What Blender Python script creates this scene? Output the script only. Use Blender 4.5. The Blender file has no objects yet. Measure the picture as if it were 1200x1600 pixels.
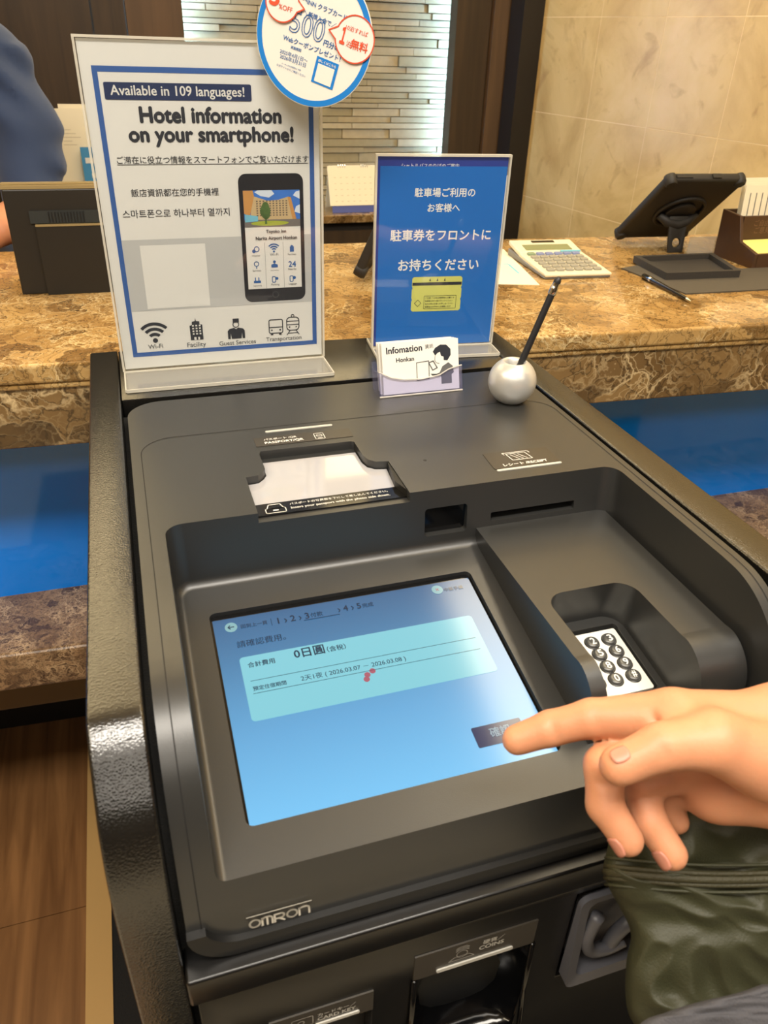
import bpy, bmesh, math, random
import numpy as np
from mathutils import Vector, Matrix, noise
random.seed(7)
V = Vector
scene = bpy.context.scene
col = scene.collection

# ------------------------------------------------------------------ camera, world, lights, exposure
CH = 1.30
AX = V((4159, 587, -1200)).normalized()
AY = V((-453, 758, -1200)); AY = (AY - AX * AX.dot(AY)).normalized()
AZ = AX.cross(AY)
CAM = V((0, 0, CH))
cd = bpy.data.cameras.new('camera'); cam = bpy.data.objects.new('camera', cd); col.objects.link(cam)
cam.matrix_world = Matrix.Translation(CAM) @ Matrix((AX, AY, AZ)).to_4x4()
cd.sensor_fit = 'HORIZONTAL'; cd.sensor_width = 6.86; cd.lens = 6.86
cd.clip_start = 0.02; cd.clip_end = 50
cd.dof.use_dof = True; cd.dof.focus_distance = 0.82; cd.dof.aperture_fstop = 3.2
scene.camera = cam
vs = scene.view_settings
scene.display_settings.display_device = 'sRGB'
vs.view_transform = 'Standard'; vs.look = 'None'; vs.gamma = 1; vs.use_curve_mapping = False; vs.exposure = 0.10
w = bpy.data.worlds.new('world'); scene.world = w; w.use_nodes = True
w.node_tree.nodes['Background'].inputs[0].default_value = (1, .86, .68, 1)
w.node_tree.nodes['Background'].inputs[1].default_value = 0.05

def area(name, loc, sx, sy, power, colr, rot=(0, 0, 0)):
    l = bpy.data.lights.new(name, 'AREA'); l.shape = 'RECTANGLE'; l.size = sx; l.size_y = sy
    l.energy = power; l.color = colr
    o = bpy.data.objects.new(name, l); col.objects.link(o); o.location = loc; o.rotation_euler = rot
    return o
WARM = (1, .85, .60); NEUT = (1, .93, .82); COOL = (.80, .88, 1)
CEIL = 2.60
area('ceiling_light_counter', (.35, 1.75, CEIL - .03), 3.4, .5, 3, WARM)
area('ceiling_light_lobby', (.0, -.26, CEIL - .03), 2.0, .40, 62, NEUT)
area('ceiling_light_entrance', (.3, -1.6, CEIL - .03), 3.6, .5, 26, NEUT)
area('ceiling_light_right', (1.02, 1.0, CEIL - .03), .25, 1.6, 17, WARM)
area('ceiling_light_left', (-1.6, .2, CEIL - .03), .7, 1.0, 22, WARM)

# pixel ray helpers (rays of the photograph's frame, 1200 x 1600)
def ray(px, py):
    d = V((px - 600, 800 - py, -1200.0)); return V((AX.dot(d), AY.dot(d), AZ.dot(d)))
def atz(px, py, z): r = ray(px, py); return CAM + r * ((z - CH) / r.z)
def aty(px, py, y): r = ray(px, py); return CAM + r * (y / r.y)
def atd(px, py, d): return CAM + ray(px, py) * (d / 1200.0)

# ------------------------------------------------------------------ materials
def S(r, g, b):
    f = lambda c: ((c / 255 + .055) / 1.055) ** 2.4 if c > 10 else c / 255 / 12.92
    return (f(r), f(g), f(b), 1)
def new_mat(name):
    m = bpy.data.materials.new(name); m.use_nodes = True
    nt = m.node_tree; return m, nt, nt.nodes['Principled BSDF'], nt.nodes['Material Output']
def pbr(name, c, rough=.5, metal=0, spec=.5, bump=0, bscale=200, coat=0, var=0, vscale=20, sss=0, sheen=0):
    m, nt, b, out = new_mat(name); N = nt.nodes; L = nt.links
    b.inputs['Base Color'].default_value = c; b.inputs['Roughness'].default_value = rough
    b.inputs['Metallic'].default_value = metal; b.inputs['Specular IOR Level'].default_value = spec
    b.inputs['Coat Weight'].default_value = coat; b.inputs['Coat Roughness'].default_value = .05
    tc = N.new('ShaderNodeTexCoord')
    if var:
        nz = N.new('ShaderNodeTexNoise'); nz.inputs['Scale'].default_value = vscale; nz.inputs['Detail'].default_value = 4
        L.new(tc.outputs['Object'], nz.inputs['Vector'])
        mx = N.new('ShaderNodeMix'); mx.data_type = 'RGBA'
        mx.inputs[6].default_value = tuple(x * (1 - var) for x in c[:3]) + (1,)
        mx.inputs[7].default_value = tuple(min(1, x * (1 + var)) for x in c[:3]) + (1,)
        L.new(nz.outputs['Fac'], mx.inputs[0]); L.new(mx.outputs[2], b.inputs['Base Color'])
    if bump:
        nz = N.new('ShaderNodeTexNoise'); nz.inputs['Scale'].default_value = bscale; nz.inputs['Detail'].default_value = 3
        L.new(tc.outputs['Object'], nz.inputs['Vector'])
        bp = N.new('ShaderNodeBump'); bp.inputs['Strength'].default_value = bump; bp.inputs['Distance'].default_value = .001
        L.new(nz.outputs['Fac'], bp.inputs['Height']); L.new(bp.outputs['Normal'], b.inputs['Normal'])
    if sss:
        b.inputs['Subsurface Weight'].default_value = sss; b.inputs['Subsurface Radius'].default_value = (1, .35, .2)
        b.inputs['Subsurface Scale'].default_value = .006
    if sheen: b.inputs['Sheen Weight'].default_value = sheen
    return m
def emis(name, c, s, c2=None, axis_rng=None):
    m, nt, b, out = new_mat(name)
    b.inputs['Base Color'].default_value = (0, 0, 0, 1)
    b.inputs['Emission Color'].default_value = c; b.inputs['Emission Strength'].default_value = s
    b.inputs['Roughness'].default_value = .12
    return m
def acrylic(name, tint=(.95, .96, .97, 1), haze=.008, hz=(.85, .84, .8, 1), rough=.04):
    m, nt, b, out = new_mat(name); N = nt.nodes; L = nt.links
    N.remove(b)
    tr = N.new('ShaderNodeBsdfTransparent'); tr.inputs[0].default_value = tint
    gl = N.new('ShaderNodeBsdfGlossy'); gl.inputs['Roughness'].default_value = rough
    lw = N.new('ShaderNodeLayerWeight'); lw.inputs[0].default_value = .5
    pw_ = N.new('ShaderNodeMath'); pw_.operation = 'POWER'; pw_.inputs[1].default_value = 4.0; L.new(lw.outputs['Facing'], pw_.inputs[0])
    fr = N.new('ShaderNodeMath'); fr.operation = 'MULTIPLY_ADD'; fr.inputs[1].default_value = .9; fr.inputs[2].default_value = .035; L.new(pw_.outputs[0], fr.inputs[0])
    mx = N.new('ShaderNodeMixShader'); L.new(fr.outputs[0], mx.inputs[0]); L.new(tr.outputs[0], mx.inputs[1]); L.new(gl.outputs[0], mx.inputs[2])
    df = N.new('ShaderNodeBsdfDiffuse'); df.inputs[0].default_value = hz
    m2 = N.new('ShaderNodeMixShader'); m2.inputs[0].default_value = haze
    L.new(mx.outputs[0], m2.inputs[1]); L.new(df.outputs[0], m2.inputs[2]); L.new(m2.outputs[0], out.inputs[0])
    return m
def ramp(N, stops, interp='LINEAR'):
    r = N.new('ShaderNodeValToRGB'); cr = r.color_ramp; cr.interpolation = interp
    while len(cr.elements) < len(stops): cr.elements.new(.5)
    for e, (p, c) in zip(cr.elements, stops): e.position = p; e.color = c
    return r
def marble(name, dark, mid, light, vein, scale=1.0, rough=.12, vw=.06):
    m, nt, b, out = new_mat(name); N = nt.nodes; L = nt.links
    tc = N.new('ShaderNodeTexCoord')
    nz = N.new('ShaderNodeTexNoise'); nz.inputs['Scale'].default_value = 14 * scale; nz.inputs['Detail'].default_value = 6
    L.new(tc.outputs['Object'], nz.inputs['Vector'])
    ad = N.new('ShaderNodeMixRGB'); ad.blend_type = 'LINEAR_LIGHT'; ad.inputs[0].default_value = .09
    L.new(tc.outputs['Object'], ad.inputs[1]); L.new(nz.outputs['Color'], ad.inputs[2])
    v1 = N.new('ShaderNodeTexVoronoi'); v1.feature = 'DISTANCE_TO_EDGE'; v1.inputs['Scale'].default_value = 15 * scale
    v1.inputs['Randomness'].default_value = 1
    v2 = N.new('ShaderNodeTexVoronoi'); v2.inputs['Scale'].default_value = 15 * scale
    v3 = N.new('ShaderNodeTexVoronoi'); v3.feature = 'DISTANCE_TO_EDGE'; v3.inputs['Scale'].default_value = 46 * scale
    v4 = N.new('ShaderNodeTexVoronoi'); v4.feature = 'DISTANCE_TO_EDGE'; v4.inputs['Scale'].default_value = 33 * scale
    for v in (v1, v2, v3, v4): L.new(ad.outputs[0], v.inputs['Vector'])
    n2 = N.new('ShaderNodeTexNoise'); n2.inputs['Scale'].default_value = 22 * scale; n2.inputs['Detail'].default_value = 8; n2.inputs['Roughness'].default_value = .7
    L.new(tc.outputs['Object'], n2.inputs['Vector'])
    sep = N.new('ShaderNodeSeparateColor'); L.new(v2.outputs['Color'], sep.inputs[0])
    av = N.new('ShaderNodeMath'); av.operation = 'MULTIPLY_ADD'; av.inputs[1].default_value = .55
    L.new(sep.outputs[0], av.inputs[0])
    hv = N.new('ShaderNodeMath'); hv.operation = 'MULTIPLY'; hv.inputs[1].default_value = .45
    L.new(n2.outputs['Fac'], hv.inputs[0]); L.new(hv.outputs[0], av.inputs[2])
    base = ramp(N, [(.12, dark), (.45, mid), (.85, light)]); L.new(av.outputs[0], base.inputs[0])
    r1 = ramp(N, [(0, (1, 1, 1, 1)), (vw, (0, 0, 0, 1))]); L.new(v1.outputs['Distance'], r1.inputs[0])
    r3 = ramp(N, [(0, (.6, .6, .6, 1)), (vw * 1.6, (0, 0, 0, 1))]); L.new(v3.outputs['Distance'], r3.inputs[0])
    n4 = N.new('ShaderNodeTexNoise'); n4.inputs['Scale'].default_value = 9 * scale; L.new(tc.outputs['Object'], n4.inputs['Vector'])
    r4 = ramp(N, [(.42, (.12, .12, .12, 1)), (.62, (1, 1, 1, 1))]); L.new(n4.outputs['Fac'], r4.inputs[0])
    mx = N.new('ShaderNodeMath'); mx.operation = 'MAXIMUM'; L.new(r1.outputs[0], mx.inputs[0]); L.new(r3.outputs[0], mx.inputs[1])
    dk = N.new('ShaderNodeMix'); dk.data_type = 'RGBA'; dk.inputs[7].default_value = tuple(x * .55 for x in dark[:3]) + (1,)
    rd = ramp(N, [(0, (.75, .75, .75, 1)), (vw * 1.3, (0, 0, 0, 1))]); L.new(v4.outputs['Distance'], rd.inputs[0]); L.new(rd.outputs[0], dk.inputs[0]); L.new(base.outputs[0], dk.inputs[6])
    mu = N.new('ShaderNodeMath'); mu.operation = 'MULTIPLY'; L.new(mx.outputs[0], mu.inputs[0]); L.new(r4.outputs[0], mu.inputs[1])
    cm = N.new('ShaderNodeMix'); cm.data_type = 'RGBA'; cm.inputs[7].default_value = vein
    L.new(mu.outputs[0], cm.inputs[0]); L.new(dk.outputs[2], cm.inputs[6])
    L.new(cm.outputs[2], b.inputs['Base Color']); b.inputs['Roughness'].default_value = rough
    return m
def wood(name, a, b_, scale=1, rough=.35, axis='Y'):
    m, nt, b, out = new_mat(name); N = nt.nodes; L = nt.links
    tc = N.new('ShaderNodeTexCoord'); mp = N.new('ShaderNodeMapping')
    mp.inputs['Scale'].default_value = {'Y': (18, 1.2, 18), 'Z': (18, 18, 1.2), 'X': (1.2, 18, 18)}[axis]
    L.new(tc.outputs['Object'], mp.inputs[0])
    nz = N.new('ShaderNodeTexNoise'); nz.inputs['Scale'].default_value = 2.2 * scale; nz.inputs['Detail'].default_value = 8; nz.inputs['Distortion'].default_value = .8
    L.new(mp.outputs[0], nz.inputs['Vector'])
    r = ramp(N, [(.3, a), (.7, b_)]); L.new(nz.outputs['Fac'], r.inputs[0]); L.new(r.outputs[0], b.inputs['Base Color'])
    b.inputs['Roughness'].default_value = rough
    return m
def leather(name):
    m, nt, b, out = new_mat(name); N = nt.nodes; L = nt.links
    tc = N.new('ShaderNodeTexCoord')
    b.inputs['Base Color'].default_value = S(16, 15, 13); b.inputs['Roughness'].default_value = .23; b.inputs['IOR'].default_value = 1.85
    v = N.new('ShaderNodeTexVoronoi'); v.inputs['Scale'].default_value = 800; L.new(tc.outputs['Object'], v.inputs['Vector'])
    nz = N.new('ShaderNodeTexNoise'); nz.inputs['Scale'].default_value = 520; nz.inputs['Detail'].default_value = 3; L.new(tc.outputs['Object'], nz.inputs['Vector'])
    n2 = N.new('ShaderNodeTexNoise'); n2.inputs['Scale'].default_value = 30; n2.inputs['Detail'].default_value = 5; L.new(tc.outputs['Object'], n2.inputs['Vector'])
    ad = N.new('ShaderNodeMath'); ad.operation = 'ADD'; L.new(v.outputs['Distance'], ad.inputs[0]); L.new(nz.outputs['Fac'], ad.inputs[1])
    a2 = N.new('ShaderNodeMath'); a2.operation = 'MULTIPLY_ADD'; L.new(n2.outputs['Fac'], a2.inputs[0]); a2.inputs[1].default_value = .35; L.new(ad.outputs[0], a2.inputs[2])
    bp = N.new('ShaderNodeBump'); bp.inputs['Strength'].default_value = .7; bp.inputs['Distance'].default_value = .0002
    L.new(a2.outputs[0], bp.inputs['Height']); L.new(bp.outputs['Normal'], b.inputs['Normal'])
    return m
M = {}
M['cover'] = pbr('cover_plastic', S(42, 42, 41), .36, spec=.75, bump=.08, bscale=1500)
M['cover_dark'] = pbr('dark_plastic', S(22, 22, 22), .45, bump=.1, bscale=1500)
M['black'] = pbr('black_plastic', S(14, 14, 14), .45)
M['seam'] = pbr('seam_black', S(22, 21, 20), .8)
M['foam'] = pbr('black_foam', S(8, 8, 7), .95, bump=1, bscale=900)
M['gloss'] = pbr('gloss_black', S(9, 9, 10), .12, bump=.0)
M['cab'] = pbr('cabinet_black', S(12, 11, 11), .28, bump=.04, bscale=60)
M['leather'] = leather('black_leather')
M['labelbg'] = pbr('label_plate', S(58, 53, 46), .35)
M['white'] = pbr('white_print', S(226, 224, 216), .6)
M['silverprint'] = pbr('silver_print', S(200, 196, 186), .35, metal=.3)
M['glowbar'] = pbr('status_light_bar', S(190, 187, 178), .4)
M['paper'] = pbr('paper', S(232, 228, 218), .6)
M['paperg'] = pbr('pale_print', S(196, 184, 156), .6)
M['paperc'] = pbr('paper_cream', S(238, 228, 200), .65)
M['acr'] = acrylic('clear_acrylic')
M['acre'] = acrylic('acrylic_edge', (.85, .84, .8, 1), .45, (.86, .82, .72, 1), .15)
M['acrb'] = acrylic('acrylic_violet', (.90, .90, .985, 1), .035, (.7, .7, .95, 1))
M['acrg'] = acrylic('acrylic_foot', (.90, .90, .88, 1), .22, (.62, .60, .55, 1), .12)
M['blue'] = pbr('poster_blue', S(48, 92, 160), .5)
M['navy'] = pbr('poster_navy', S(22, 42, 84), .5)
M['ink'] = pbr('ink', S(28, 32, 42), .6)
M['inkg'] = pbr('ink_grey', S(92, 92, 92), .6)
M['postgrey'] = pbr('poster_grey', S(196, 194, 188), .55)
M['signblue'] = pbr('sign_blue', S(12, 112, 198), .45)
M['signnavy'] = pbr('sign_navy', S(40, 62, 150), .45)
M['yellow'] = pbr('ticket_yellow', S(222, 220, 112), .5)
M['red'] = pbr('print_red', S(222, 84, 52), .5)
M['bblue'] = pbr('badge_blue', S(20, 124, 206), .5)
M['lblue'] = pbr('badge_paleblue', S(206, 226, 224), .5)
M['bprint'] = pbr('badge_print_blue', S(40, 96, 160), .5)
M['phone'] = pbr('phone_black', S(30, 32, 38), .3)
M['psky'] = pbr('photo_sky', S(60, 120, 205), .5, var=.3, vscale=60)
M['pcloud'] = pbr('photo_cloud', S(220, 228, 236), .5)
M['pbld'] = pbr('photo_building', S(206, 178, 130), .5)
M['porg'] = pbr('photo_orange', S(206, 148, 80), .5)
M['ptree'] = pbr('photo_tree', S(78, 106, 50), .5, var=.5, vscale=400)
M['pgrass'] = pbr('photo_grass', S(168, 178, 58), .5)
M['proad'] = pbr('photo_road', S(120, 112, 106), .5)
M['pwin'] = pbr('photo_window', S(116, 100, 84), .5)
M['silver'] = pbr('brushed_silver', S(214, 213, 208), .34, metal=.55, bump=.05, bscale=300)
M['chrome'] = pbr('chrome', S(225, 225, 222), .08, metal=1)
M['rubber'] = pbr('rubber', S(28, 28, 30), .5)
M['keyplate'] = pbr('keypad_plate', S(226, 224, 214), .35)
M['key'] = pbr('key_grey', S(92, 92, 90), .3, metal=.5)
M['keyrim'] = pbr('key_rim', S(34, 34, 34), .3)
M['glass'] = pbr('scanner_glass', S(166, 165, 168), .06, coat=.6)
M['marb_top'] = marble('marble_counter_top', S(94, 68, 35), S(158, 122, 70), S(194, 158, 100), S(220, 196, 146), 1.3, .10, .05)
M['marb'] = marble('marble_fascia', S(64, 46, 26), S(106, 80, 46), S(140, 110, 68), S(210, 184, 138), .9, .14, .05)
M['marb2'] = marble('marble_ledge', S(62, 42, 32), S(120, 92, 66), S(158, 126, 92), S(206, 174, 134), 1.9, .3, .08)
M['bluepanel'] = pbr('blue_glass_panel', S(10, 136, 252), .06, spec=.6)
M['bronze'] = pbr('bronze_metal', S(96, 84, 64), .35, metal=.8)
M['brass'] = pbr('brass_trim', S(186, 150, 96), .35, metal=.1)
M['floorw'] = wood('wood_floor', S(98, 66, 38), S(138, 98, 60), 1, .38)
M['dwood'] = wood('dark_wall_wood', S(52, 40, 26), S(68, 52, 34), 1, .45, 'Z')
M['dwood2'] = wood('brown_stile_wood', S(84, 64, 44), S(100, 76, 52), 1, .45, 'Z')
M['bwood'] = pbr('black_stile', S(26, 19, 12), .5)
M['ledge'] = [pbr('ledgestone_%d' % i, S(*c), .8, bump=.5, bscale=90, var=.15, vscale=60) for i, c in enumerate([(166, 148, 110), (154, 138, 100), (176, 158, 120), (160, 144, 108)])]
M['mortar'] = pbr('dark_joint', S(50, 42, 30), .9)
def stone_mat():
    m, nt, b, out = new_mat('beige_marble_tile'); N = nt.nodes; L = nt.links
    tc = N.new('ShaderNodeTexCoord')
    n1 = N.new('ShaderNodeTexNoise'); n1.inputs['Scale'].default_value = 3.5; n1.inputs['Detail'].default_value = 9; n1.inputs['Roughness'].default_value = .62; n1.inputs['Distortion'].default_value = 1.2
    L.new(tc.outputs['Object'], n1.inputs['Vector'])
    r = ramp(N, [(.25, S(184, 152, 96)), (.5, S(214, 186, 128)), (.75, S(226, 200, 148))]); L.new(n1.outputs['Fac'], r.inputs[0])
    n2 = N.new('ShaderNodeTexNoise'); n2.inputs['Scale'].default_value = 11; n2.inputs['Detail'].default_value = 10; n2.inputs['Distortion'].default_value = 2
    L.new(tc.outputs['Object'], n2.inputs['Vector'])
    r2 = ramp(N, [(.60, (0, 0, 0, 1)), (.75, (.55, .55, .55, 1))]); L.new(n2.outputs['Fac'], r2.inputs[0])
    mx = N.new('ShaderNodeMix'); mx.data_type = 'RGBA'; mx.inputs[7].default_value = S(160, 124, 74)
    L.new(r2.outputs[0], mx.inputs[0]); L.new(r.outputs[0], mx.inputs[6]); L.new(mx.outputs[2], b.inputs['Base Color'])
    b.inputs['Roughness'].default_value = .32
    return m
M['stone'] = stone_mat()
M['grout'] = pbr('stone_joint', S(240, 218, 172), .8)
M['ceil'] = pbr('ceiling_paint', S(236, 226, 206), .8)
M['lobby'] = pbr('lobby_wall', S(150, 132, 104), .6)
M['skin'] = pbr('skin', S(200, 138, 102), .5, sss=.22, var=.16, vscale=34, bump=.15, bscale=500)
M['nail'] = pbr('fingernail', S(190, 126, 104), .4)
M['shirt'] = pbr('navy_shirt', S(40, 58, 92), .85, bump=.3, bscale=900, sheen=.2)
M['hair'] = pbr('black_hair', S(24, 18, 14), .5)
M['olive'] = pbr('olive_nylon', S(50, 50, 29), .6, bump=.35, bscale=700)
M['olive2'] = pbr('olive_zip_tape', S(56, 52, 30), .6, bump=.6, bscale=900)
M['grey'] = pbr('grey_knit', S(72, 71, 75), .9, bump=.6, bscale=700)
M['tray'] = pbr('grey_tray_plastic', S(92, 92, 98), .4)
M['darkmetal'] = pbr('monitor_shell', S(30, 26, 20), .45)
M['champ'] = pbr('monitor_edge', S(176, 156, 112), .35, metal=.5)
M['case'] = pbr('tablet_case_rubber', S(34, 31, 27), .6, bump=.1, bscale=600)
M['calc'] = pbr('calculator_body', S(226, 216, 186), .4)
M['calcg'] = pbr('calculator_side', S(120, 116, 108), .45)
M['lcd'] = pbr('calculator_lcd', S(128, 134, 96), .25)
M['calckey'] = pbr('calculator_key_grey', S(150, 146, 132), .45)
M['calckeyb'] = pbr('calculator_key_blue', S(120, 130, 170), .45)
M['calckeyg'] = pbr('calculator_key_green', S(120, 140, 110), .45)
M['mat'] = pbr('desk_mat', S(74, 68, 58), .7, bump=.5, bscale=500)
M['traycash'] = pbr('cash_tray', S(52, 48, 44), .6, bump=.6, bscale=300)
M['boxw'] = pbr('brown_box_wood', S(74, 50, 32), .45, var=.2, vscale=30)
M['note'] = pbr('yellow_note', S(240, 226, 130), .6)
M['lightblue'] = pbr('pale_blue_print', S(120, 190, 210), .6)
M['leaflet_blue'] = pbr('leaflet_blue', S(70, 146, 196), .5)
M['leaflet_navy'] = pbr('calendar_navy', S(60, 72, 140), .5)
M['scr_red'] = emis('ui_red', S(214, 120, 140), .6)

# ------------------------------------------------------------------ builders
ORG = {}
def origin_of(o):
    return ORG.get(o.name, V((0, 0, 0))) if o else V((0, 0, 0))
def thing(name, loc, label, cat, group=None):
    o = bpy.data.objects.new(name, None); col.objects.link(o); o.location = loc; o.empty_display_size = .02
    ORG[o.name] = V(loc); tag(o, label, cat, group); return o
def tag(o, label=None, cat=None, group=None, kind=None):
    if label: o['label'] = label
    if cat: o['category'] = cat
    if group: o['group'] = group
    if kind: o['kind'] = kind
    return o
def link(name, me, mat, parent=None, org=None, smooth=None):
    """me holds world coordinates; org = object's own origin"""
    if org is None: org = origin_of(parent) if parent else V((0, 0, 0))
    me.transform(Matrix.Translation(-V(org)))
    o = bpy.data.objects.new(name, me); col.objects.link(o)
    if isinstance(mat, (list, tuple)):
        for m in mat: me.materials.append(m)
    elif mat: me.materials.append(mat)
    if parent:
        o.parent = parent; o.location = V(org) - origin_of(parent)
    else: o.location = org
    ORG[o.name] = V(org)
    if smooth is not None:
        me.polygons.foreach_set('use_smooth', [True] * len(me.polygons))
        if smooth < 3.2:
            me.set_sharp_from_angle(angle=smooth)
    me.update()
    return o
class Fr:
    def __init__(s, o, u, v):
        s.o = V(o); s.u = V(u).normalized(); v = V(v); s.v = (v - s.u * s.u.dot(v)).normalized(); s.n = s.u.cross(s.v)
    def p(s, a, b, c=0): return s.o + s.u * a + s.v * b + s.n * c
    def px(s, x, y, c=0):
        r = ray(x, y); oo = s.o + s.n * c; t = (oo - CAM).dot(s.n) / r.dot(s.n); q = CAM + r * t - oo
        return (q.dot(s.u), q.dot(s.v))
WORLD = Fr((0, 0, 0), (1, 0, 0), (0, 1, 0))
_gly = {}
def glyph(s, bold=0.0, font_res=3):
    k = (s, bold)
    if k in _gly: return _gly[k]
    c = bpy.data.curves.new('lettering', 'FONT'); c.body = s; c.size = 1; c.offset = bold; c.resolution_u = font_res; c.fill_mode = 'FRONT'
    o = bpy.data.objects.new('lettering', c); col.objects.link(o)
    bpy.context.view_layer.update()
    me = bpy.data.meshes.new_from_object(o.evaluated_get(bpy.context.evaluated_depsgraph_get()))
    vs_ = [(v.co.x, v.co.y) for v in me.vertices]; fs = [tuple(p.vertices) for p in me.polygons]
    bpy.data.objects.remove(o); bpy.data.curves.remove(c); bpy.data.meshes.remove(me)
    _gly[k] = (vs_, fs); return _gly[k]
class MB:
    def __init__(s): s.v = []; s.f = []
    def add(s, vs_, fs):
        n = len(s.v); s.v += [V(q) for q in vs_]; s.f += [tuple(i + n for i in f) for f in fs]; return s
    def box(s, a, b, fr=WORLD, bev=0):
        (x0, y0, z0), (x1, y1, z1) = a, b
        if bev:
            poly = rrect(x0, y0, x1, y1, bev, 3); return s.prism(poly, z0, z1, fr, top_inset=min(bev, abs(z1 - z0)) * .4)
        q = [fr.p(x, y, z) for z in (z0, z1) for y in (y0, y1) for x in (x0, x1)]
        return s.add(q, [(0, 2, 3, 1), (4, 5, 7, 6), (0, 1, 5, 4), (2, 6, 7, 3), (0, 4, 6, 2), (1, 3, 7, 5)])
    def prism(s, poly, c0, c1, fr=WORLD, top_inset=0, cap0=True):
        n = len(poly); rings = [(poly, c0)]
        if top_inset:
            cx = sum(p[0] for p in poly) / n; cy = sum(p[1] for p in poly) / n
            mx = max(abs(p[0] - cx) for p in poly); my = max(abs(p[1] - cy) for p in poly)
            ins = [(cx + (x - cx) * (1 - top_inset / mx), cy + (y - cy) * (1 - top_inset / my)) for x, y in poly]
            sg = 1 if c1 > c0 else -1
            rings += [(poly, c1 - sg * top_inset), (ins, c1)]
        else: rings += [(poly, c1)]
        vs_ = [fr.p(x, y, c) for pl, c in rings for x, y in pl]; fs = []
        for k in range(len(rings) - 1):
            for i in range(n):
                j = (i + 1) % n; fs.append((k * n + i, k * n + j, (k + 1) * n + j, (k + 1) * n + i))
        if cap0: fs.append(tuple(range(n))[::-1])
        fs.append(tuple(range((len(rings) - 1) * n, len(rings) * n)))
        return s.add(vs_, fs)
    def flat(s, poly, c, fr=WORLD): return s.add([fr.p(x, y, c) for x, y in poly], [tuple(range(len(poly)))])
    def ringflat(s, outer, inner, c, fr=WORLD):
        n = len(outer); return s.add([fr.p(x, y, c) for x, y in outer + inner], [(i, (i + 1) % n, n + (i + 1) % n, n + i) for i in range(n)])
    def text(s, st, fr, a, b, c=.0003, h=None, bold=0.0, fit=True, italic=0):
        """baseline from a to b in frame coordinates"""
        vs_, fs = glyph(st, 0.0)
        if not vs_: return s
        x0 = min(q[0] for q in vs_); x1 = max(q[0] for q in vs_); y0 = min(q[1] for q in vs_); y1 = max(q[1] for q in vs_)
        d = V((b[0] - a[0], b[1] - a[1])); L = d.length; d.normalize(); e = V((-d.y, d.x))
        sx = L / (x1 - x0); sy = sx if h is None else h / (y1 - min(0, y0) * 0 - y0 * 1.0)
        q_ = bold * .75
        for k, (ox, oy) in enumerate([(0, 0), (q_, 0), (-q_, 0), (0, q_), (0, -q_), (q_ / 2, q_ / 2), (-q_ / 2, -q_ / 2), (q_ / 2, -q_ / 2), (-q_ / 2, q_ / 2)][:5 if bold < .05 else 9] if bold >= .02 else [(0, 0), (bold, 0)] if bold else [(0, 0)]):
            out = []
            for x, y in vs_:
                X = (x + ox - x0) * sx + italic * y * sy; Y = (y + oy - (y0 if h else 0)) * sy
                out.append(fr.p(a[0] + d.x * X + e.x * Y, a[1] + d.y * X + e.y * Y, c + k * 4e-6))
            s.add(out, fs)
        return s
    def outtext(s, st, fr, a, b, c, h, w_):
        """lettering drawn as outlines only"""
        vs_, fs = glyph(st, 0.0); x0 = min(q[0] for q in vs_); x1 = max(q[0] for q in vs_); y0 = min(q[1] for q in vs_); y1 = max(q[1] for q in vs_)
        d = V((b[0] - a[0], b[1] - a[1])); L = d.length; d.normalize(); e = V((-d.y, d.x)); sx = L / (x1 - x0); sy = h / (y1 - y0)
        cnt = {}
        key = lambda i: (round(vs_[i][0], 5), round(vs_[i][1], 5))
        for f in fs:
            for i in range(len(f)):
                k = tuple(sorted((key(f[i]), key(f[(i + 1) % len(f)])))); cnt[k] = cnt.get(k, 0) + 1
        T = lambda p: (a[0] + d.x * (p[0] - x0) * sx + e.x * (p[1] - y0) * sy, a[1] + d.y * (p[0] - x0) * sx + e.y * (p[1] - y0) * sy)
        for (p, q), n in cnt.items():
            if n == 1 and p != q:
                m = offs([T(p), T(q)], w_, fr, c); s.add(m.v, m.f)
        return s
    def tx(s, st, fr, p1, p2, c=.0003, h=None, bold=0.0, snap=True, italic=0):
        """baseline given by two photo points lying on the plane"""
        a = fr.px(*p1, c); b = fr.px(*p2, c)
        if snap and abs(b[1] - a[1]) < .12 * abs(b[0] - a[0]): m = (a[1] + b[1]) / 2; a = (a[0], m); b = (b[0], m)
        return s.text(st, fr, a, b, c, h, bold, italic=italic)
    def tube(s, pts, r, seg=10, closed=False, caps=True):
        pts = [V(p) for p in pts]; n = len(pts); rs = r if isinstance(r, (list, tuple)) else [r] * n
        base = len(s.v); up = V((0, 0, 1)); prev = None
        for i, p in enumerate(pts):
            if closed: t = pts[(i + 1) % n] - pts[i - 1]
            else: t = pts[min(i + 1, n - 1)] - pts[max(i - 1, 0)]
            t.normalize()
            if prev is None:
                a = t.cross(up if abs(t.dot(up)) < .9 else V((1, 0, 0))).normalized()
            else: a = (prev - t * prev.dot(t)).normalized()
            prev = a; b = t.cross(a)
            for k in range(seg):
                q = 2 * math.pi * k / seg; s.v.append(p + (a * math.cos(q) + b * math.sin(q)) * rs[i])
        m = n if closed else n - 1
        for i in range(m):
            for k in range(seg):
                k2 = (k + 1) % seg; i2 = (i + 1) % n
                s.f.append((base + i * seg + k, base + i * seg + k2, base + i2 * seg + k2, base + i2 * seg + k))
        if caps and not closed:
            s.f.append(tuple(base + k for k in range(seg))[::-1]); s.f.append(tuple(base + (n - 1) * seg + k for k in range(seg)))
        return s
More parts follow.
